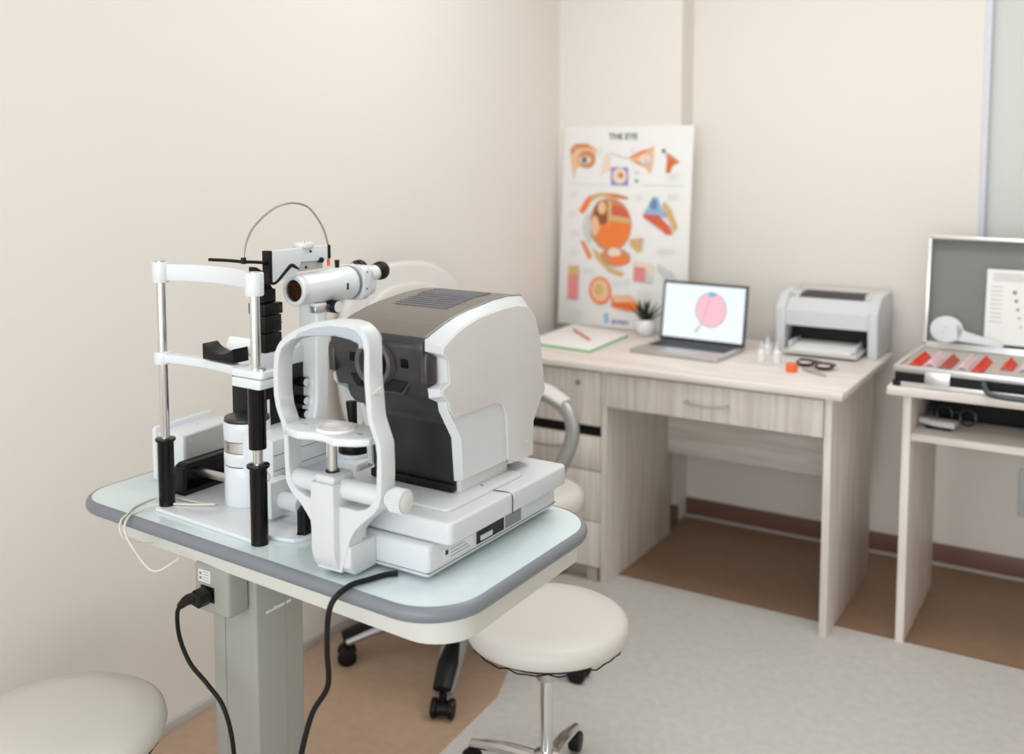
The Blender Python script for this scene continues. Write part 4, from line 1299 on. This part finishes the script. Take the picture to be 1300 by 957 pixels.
# stage box behind
stg = M(SO).box((-0.205, -0.060, 0.078), (-0.078, 0.088, 0.152), 0.003).link('cross_stage', WHITE2, slm)
gr_ = M(SO)
for z in (0.092, 0.122):
    gr_.box((-0.0785, -0.058, z), (-0.0774, 0.087, z + 0.0012))
gr_.link('stage_joint', mat('green_grey', srgb(110, 140, 130), 0.4), stg)
M(SO).box((-0.205, -0.05, 0.018), (-0.090, 0.20, 0.080), 0.003).link('cross_slide', WHITE2, slm)
M(SO).box((-0.078, -0.092, 0.014), (-0.052, -0.040, 0.084), 0.003).link('wheel_bracket', WHITE2, slm)
M(SO).cyl((-0.053, -0.062, 0.044), (-0.004, -0.062, 0.044), 0.0165, n=32, bev=0.003).link('slide_roller', WHITE2, slm)
M(SO).cyl((-0.345 + 0.01, -0.028, 0.044), (-0.08, -0.028, 0.044), 0.0085, n=24).link('cross_axle', SATIN, slm)
# black U bracket at the left
ub = M(SO)
ub.X = Matrix.Translation((0, 0, 0.0076))
ub.prism(rounded([(-0.078, 0.0), (0.12, 0.0), (0.12, 0.062), (-0.078, 0.062)], [0.008, 0.002, 0.002, 0.02], 5) , 'x', -0.342, -0.334, 0.001)
ub.prism(rounded([(-0.078, 0.0), (0.12, 0.0), (0.12, 0.010), (-0.078, 0.010)], [0.003] * 4, 3), 'x', -0.342, -0.310, 0.001)
ub.prism(rounded([(-0.076, 0.052), (0.12, 0.052), (0.12, 0.062), (-0.062, 0.062)], [0.003] * 4, 3), 'x', -0.342, -0.316, 0.001)
ub.prism(rounded([(-0.078, 0.0), (-0.068, 0.0), (-0.068, 0.055), (-0.078, 0.055)], [0.003] * 4, 3), 'x', -0.342, -0.312, 0.001)
ub.link('rail_cover', BLACK, slm, label='black rail cover at the left')
# right rail cover, black triangle
M(SO).prism([(-0.104, 0.0076), (0.10, 0.0076), (0.10, 0.066), (-0.084, 0.066), (-0.104, 0.050)], 'x', 0.024, 0.044, 0.002).link('rail_cover', BLACK, slm)
# black illumination housing, white cap, tower
ill = M(SO).box((-0.258, 0.006, 0.150), (-0.165, 0.118, 0.264), 0.003).link('lamp_housing', BLACK, slm)
M(SO).box((-0.232, -0.002, 0.264), (-0.163, 0.120, 0.298), 0.003).link('housing_cover', WHITE2, slm)
M(SO).box((-0.165, 0.012, 0.155), (-0.1635, 0.018, 0.205)).link('scale_strip', LABEL, ill)
for z in (0.225, 0.186, 0.158):
    M(SO).cyl((-0.165, 0.106, z), (-0.148, 0.106, z), 0.0095, n=28, bev=0.001).link('filter_knob', BLACK, ill)
    M(SO).cyl((-0.148, 0.106, z), (-0.1468, 0.106, z), 0.0082, n=28).link('knob_face', WHITE2, ill)
tw = M(SO)
tw.box((-0.208, 0.012, 0.298), (-0.166, 0.058, 0.336), 0.002)
tw.box((-0.208, 0.012, 0.3375), (-0.166, 0.058, 0.372), 0.002)
tw.box((-0.210, 0.010, 0.3735), (-0.164, 0.060, 0.396), 0.002)
tw.box((-0.202, 0.014, 0.3965), (-0.172, 0.050, 0.424), 0.003)
tw.prism([(0.012, 0.424), (0.046, 0.424), (0.018, 0.462), (0.004, 0.470), (0.002, 0.445)], 'x', -0.200, -0.176, 0.002)
tw.link('illumination_tower', BLACK, slm)
for z in (0.318, 0.355, 0.385):
    M(SO).cyl((-0.166, 0.052, z), (-0.1625, 0.052, z), 0.003, n=12).link('tower_screw', DKGREY, slm)
M(SO).box((-0.158, 0.000, 0.440), (-0.1405, 0.0105, 0.504), 0.001).link('mirror_plate', BLACK, slm)
# upper beam
bmx = M(SO)
bmx.prism([(0.010, 0.441), (0.076, 0.447), (0.092, 0.474), (0.170, 0.472), (0.170, 0.503), (0.010, 0.503)], 'x', -0.1565, -0.142, 0.002)
bmx = bmx.link('upper_arm', WHITE2, slm)
M(SO).cyl((-0.155, 0.112, 0.502), (-0.155, 0.112, 0.512), 0.021, n=36, bev=0.002).link('pivot_cap', WHITE2, bmx)
M(SO).cyl((-0.155, 0.112, 0.512), (-0.155, 0.112, 0.5155), 0.003, n=12).link('pivot_screw', SATIN, bmx)
M(SO).cyl((-0.142, 0.118, 0.494), (-0.1405, 0.118, 0.494), 0.0025, n=12).link('arm_screw', BLACK, bmx)
gb = M(SO).box((-0.172, 0.088, 0.455), (-0.146, 0.160, 0.476), 0.003).link('locking_block', mat('block_grey', srgb(176, 178, 176), 0.4), slm)
M(SO).cyl((-0.146, 0.148, 0.4735), (-0.138, 0.148, 0.4735), 0.0055, n=20).link('locking_knob', BLACK, gb)
M(SO).cyl((-0.146, 0.108, 0.462), (-0.1445, 0.108, 0.462), 0.003, n=12).link('set_screw', BLACK, gb)
M(SO).tube([(-0.148, 0.010, 0.443), (-0.145, 0.022, 0.441), (-0.143, 0.055, 0.466), (-0.143, 0.066, 0.470), (-0.146, 0.084, 0.461)], 0.0042, 10, 5).link('lever', RUBBER, slm)
# microscope body
AX = (0.0, 1.0, -0.004)
mb = M(SO)
c0 = (-0.150, 0.076, 0.417)
mb.lathe([(0.0225, 0.004), (0.0225, 0.0), (0.0275, -0.001), (0.031, 0.001), (0.0320, 0.010), (0.0305, 0.014), (0.0300, 0.016), (0.0315, 0.020), (0.0330, 0.10), (0.0355, 0.115), (0.0360, 0.165), (0.0, 0.165)], c0, axis=AX, n=56)
mb = mb.link('microscope_tube', WHITE2, slm, angle=28)
M(SO).lathe([(0.0, 0.006), (0.0226, 0.0045), (0.0226, 0.010), (0.0, 0.010)], c0, axis=AX, n=40).link('objective_lens', GLASSB, mb)
M(SO).lathe([(0.0362, 0.160), (0.0372, 0.162), (0.0372, 0.1655), (0.0362, 0.168)], c0, axis=AX, n=56).link('tube_joint', mat('joint_grey', srgb(120, 130, 130), 0.4), mb)
M(SO).box((-0.1185, 0.196, 0.408), (-0.1135, 0.202, 0.422), 0.001).link('index_mark', TEXT, mb)
M(SO).cyl((-0.150, 0.206, 0.450), (-0.150, 0.206, 0.468), 0.0042, 0.0056, n=16, bev=0.001).link('release_pin', BLACK, mb)
hd_ = M(SO)
hd_.prism(rounded([(-0.200, 0.378), (-0.112, 0.378), (-0.108, 0.452), (-0.200, 0.452)], [0.016, 0.02, 0.014, 0.014], 6), 'y', 0.245, 0.270, 0.003)
hd_.prism(rounded([(-0.196, 0.384), (-0.116, 0.384), (-0.112, 0.450), (-0.196, 0.450)], [0.016, 0.02, 0.014, 0.014], 6), 'y', 0.268, 0.298, 0.010, seg=4)
hd_ = hd_.link('binocular_head', WHITE2, slm)
for u in (-0.1265, -0.188):
    et = M(SO).cyl((u, 0.278, 0.430), (u, 0.305, 0.434), 0.0170, 0.0165, n=32).link('eyepiece_tube', WHITE2, hd_)
    M(SO).lathe([(0.0155, 0.0), (0.0172, 0.003), (0.0172, 0.010), (0.0200, 0.013), (0.0205, 0.024), (0.0180, 0.030), (0.012, 0.031), (0.010, 0.026), (0, 0.026)], (u, 0.300, 0.4345), axis=(0, 1, 0.06), n=36).link('eyecup', RUBBER, et)
for (z, s) in ((0.402, 0.002), (0.438, 0.002)):
    M(SO).box((-0.1105, 0.253, z), (-0.1085, 0.257, z + 0.004)).link('scale_mark', mat('blue_print', srgb(90, 140, 190), 0.5), hd_)
# knob and bracket under the tube
bk_ = M(SO).box((-0.146, 0.112, 0.368), (-0.124, 0.160, 0.382), 0.002).link('knob_bracket', ALU, slm)
M(SO).cyl((-0.140, 0.166, 0.376), (-0.112, 0.166, 0.376), 0.0135, n=32, bev=0.001).link('magnification_knob', BLACK, slm)
M(SO).cyl((-0.112, 0.166, 0.376), (-0.1105, 0.166, 0.376), 0.0118, n=32).link('knob_face', WHITE2, slm)
# carrying column, sweeping forward at the foot
cl = M(SO).prism([(0.116, 0.388), (0.150, 0.386), (0.150, 0.190), (0.147, 0.160), (0.136, 0.130), (0.120, 0.100), (0.080, 0.100), (0.098, 0.135), (0.110, 0.165), (0.115, 0.19)], 'x', -0.178, -0.126, 0.006, seg=3)
cl.link('microscope_column', mat('column_white', srgb(226, 229, 230), 0.25, coat=0.3), slm)
# joystick unit
JU, JV = -0.050, 0.140
ju = M(SO)
ju.box((JU - 0.045, JV - 0.045, 0.0175), (JU + 0.045, JV + 0.05, 0.080), 0.006, 3)
ju.cyl((JU, JV, 0.078), (JU, JV, 0.088), 0.038, n=48, bev=0.002)
ju = ju.link('joystick_base', WHITE2, slm)
M(SO).cyl((JU, JV, 0.088), (JU, JV, 0.106), 0.033, n=48, bev=0.002).link('focus_dial', BLACK, ju)
M(SO).cyl((JU, JV, 0.106), (JU - 0.006, JV + 0.002, 0.152), 0.004, n=14).link('joystick_rod', SATIN, ju)
M(SO).cyl((JU - 0.005, JV + 0.002, 0.136), (JU - 0.010, JV + 0.003, 0.190), 0.0085, 0.0115, n=24, bev=0.001).link('joystick_grip', RUBBER, ju)
rm = M(SO)
for k in range(10):
    rm.box((JU + 0.045, JV - 0.040 + k * 0.008, 0.022), (JU + 0.047, JV - 0.036 + k * 0.008, 0.072))
rm.link('grip_ribs', WHITE, ju)
M(SO).box((JU + 0.044, JV - 0.012, 0.066), (JU + 0.0465, JV + 0.0, 0.072)).link('green_mark', mat('green_mark', srgb(40, 110, 80), 0.4), ju)
# fixation cable: white flexible arc and black nub
fx = M(SO)
fx.tube([(-0.150, -0.055, 0.488), (-0.150, -0.051, 0.514), (-0.150, -0.036, 0.543), (-0.150, -0.011, 0.565), (-0.150, 0.017, 0.581), (-0.150, 0.042, 0.590), (-0.150, 0.079, 0.594), (-0.150, 0.119, 0.585), (-0.150, 0.149, 0.559), (-0.150, 0.167, 0.534), (-0.150, 0.176, 0.512), (-0.150, 0.180, 0.500)], 0.0021, 8, 5)
fxo = fx.link('fixation_light_arm', CABLE_G, slm, label='thin bent metal arm above the instrument')
M(SO).cyl((-0.150, 0.180, 0.474), (-0.150, 0.180, 0.502), 0.0048, n=16, bev=0.001).link('arm_socket', BLACK, fxo)
M(SO).cyl((-0.150, 0.180, 0.458), (-0.150, 0.180, 0.475), 0.0034, n=16).link('orange_tip', ORANGE, fxo)
M(SO).tube([(-0.228, -0.070, 0.489), (-0.185, -0.062, 0.489), (-0.150, -0.055, 0.488), (-0.140, -0.020, 0.484), (-0.155, 0.004, 0.478)], 0.0032, 8, 4).link('lamp_lead', RUBBER, fxo)
M(SO).cyl((-0.150, -0.055, 0.484), (-0.150, -0.055, 0.496), 0.005, n=16).link('lead_clamp', BLACK, fxo)

# ------------------------------------------------------------ power supply box
po = (-0.425, 0.05, 0.0)
ps = tthing('power_supply', 'white metal power supply box behind the left chin rest post', 'power supply', po, R(6))
M().box((-0.030, -0.075, 0.010), (0.040, 0.085, 0.108), 0.004).link('housing', WHITE2, ps)
M().box((0.0402, -0.070, 0.014), (0.0415, 0.082, 0.104)).link('side_plate', mat('plate_grey', srgb(196, 196, 194), 0.4), ps)
M().prism(rounded([(-0.082, 0.004), (0.09, 0.004), (0.09, 0.118), (-0.082, 0.118)], [0.008] * 4, 4), 'x', -0.040, -0.030, 0.001).link('back_plate', WHITE2, ps)
for (y, z) in ((-0.055, 0.092), (0.06, 0.092)):
    M().cyl((0.0412, y, z), (0.0425, y, z), 0.004, n=14).link('screw', WHITE, ps)
M().cyl((0.0, 0.01, 0.1075), (0.0, 0.01, 0.1088), 0.004, n=14).link('screw', WHITE, ps)
for x in (-0.02, 0.03):
    for y in (-0.06, 0.07):
        M().cyl((x, y, 0), (x, y, 0.011), 0.006, n=14).link('foot', BLACK, ps)

# ------------------------------------------------------------ thin pale cable looping over the left edge
wo = (-0.33, -0.15, 0.0)
wc = tthing('lamp_cable', 'thin off-white cable looping over the left front table edge', 'cable', wo)
wcm = M(wo)
wcm.tube([(-0.215, -0.078, 0.0105), (-0.24, -0.090, 0.0102), (-0.29, -0.096, 0.0102), (-0.345, -0.102, 0.0095), (-0.365, -0.110, 0.0025), (-0.355, -0.160, 0.0025), (-0.335, -0.192, 0.0020), (-0.330, -0.212, -0.006), (-0.322, -0.216, -0.030), (-0.305, -0.195, -0.048), (-0.29, -0.17, -0.055)], 0.0021, 8, 8)
wcm.tube([(-0.215, -0.082, 0.0105), (-0.25, -0.105, 0.0105), (-0.312, -0.140, 0.0095), (-0.328, -0.175, 0.0025), (-0.322, -0.200, 0.001), (-0.316, -0.214, -0.012), (-0.307, -0.216, -0.032), (-0.285, -0.215, -0.055), (-0.262, -0.215, -0.072), (-0.243, -0.213, -0.082), (-0.225, -0.205, -0.080), (-0.205, -0.180, -0.062)], 0.0023, 8, 8)
wcm.link('cable', CABLE_W, wc)
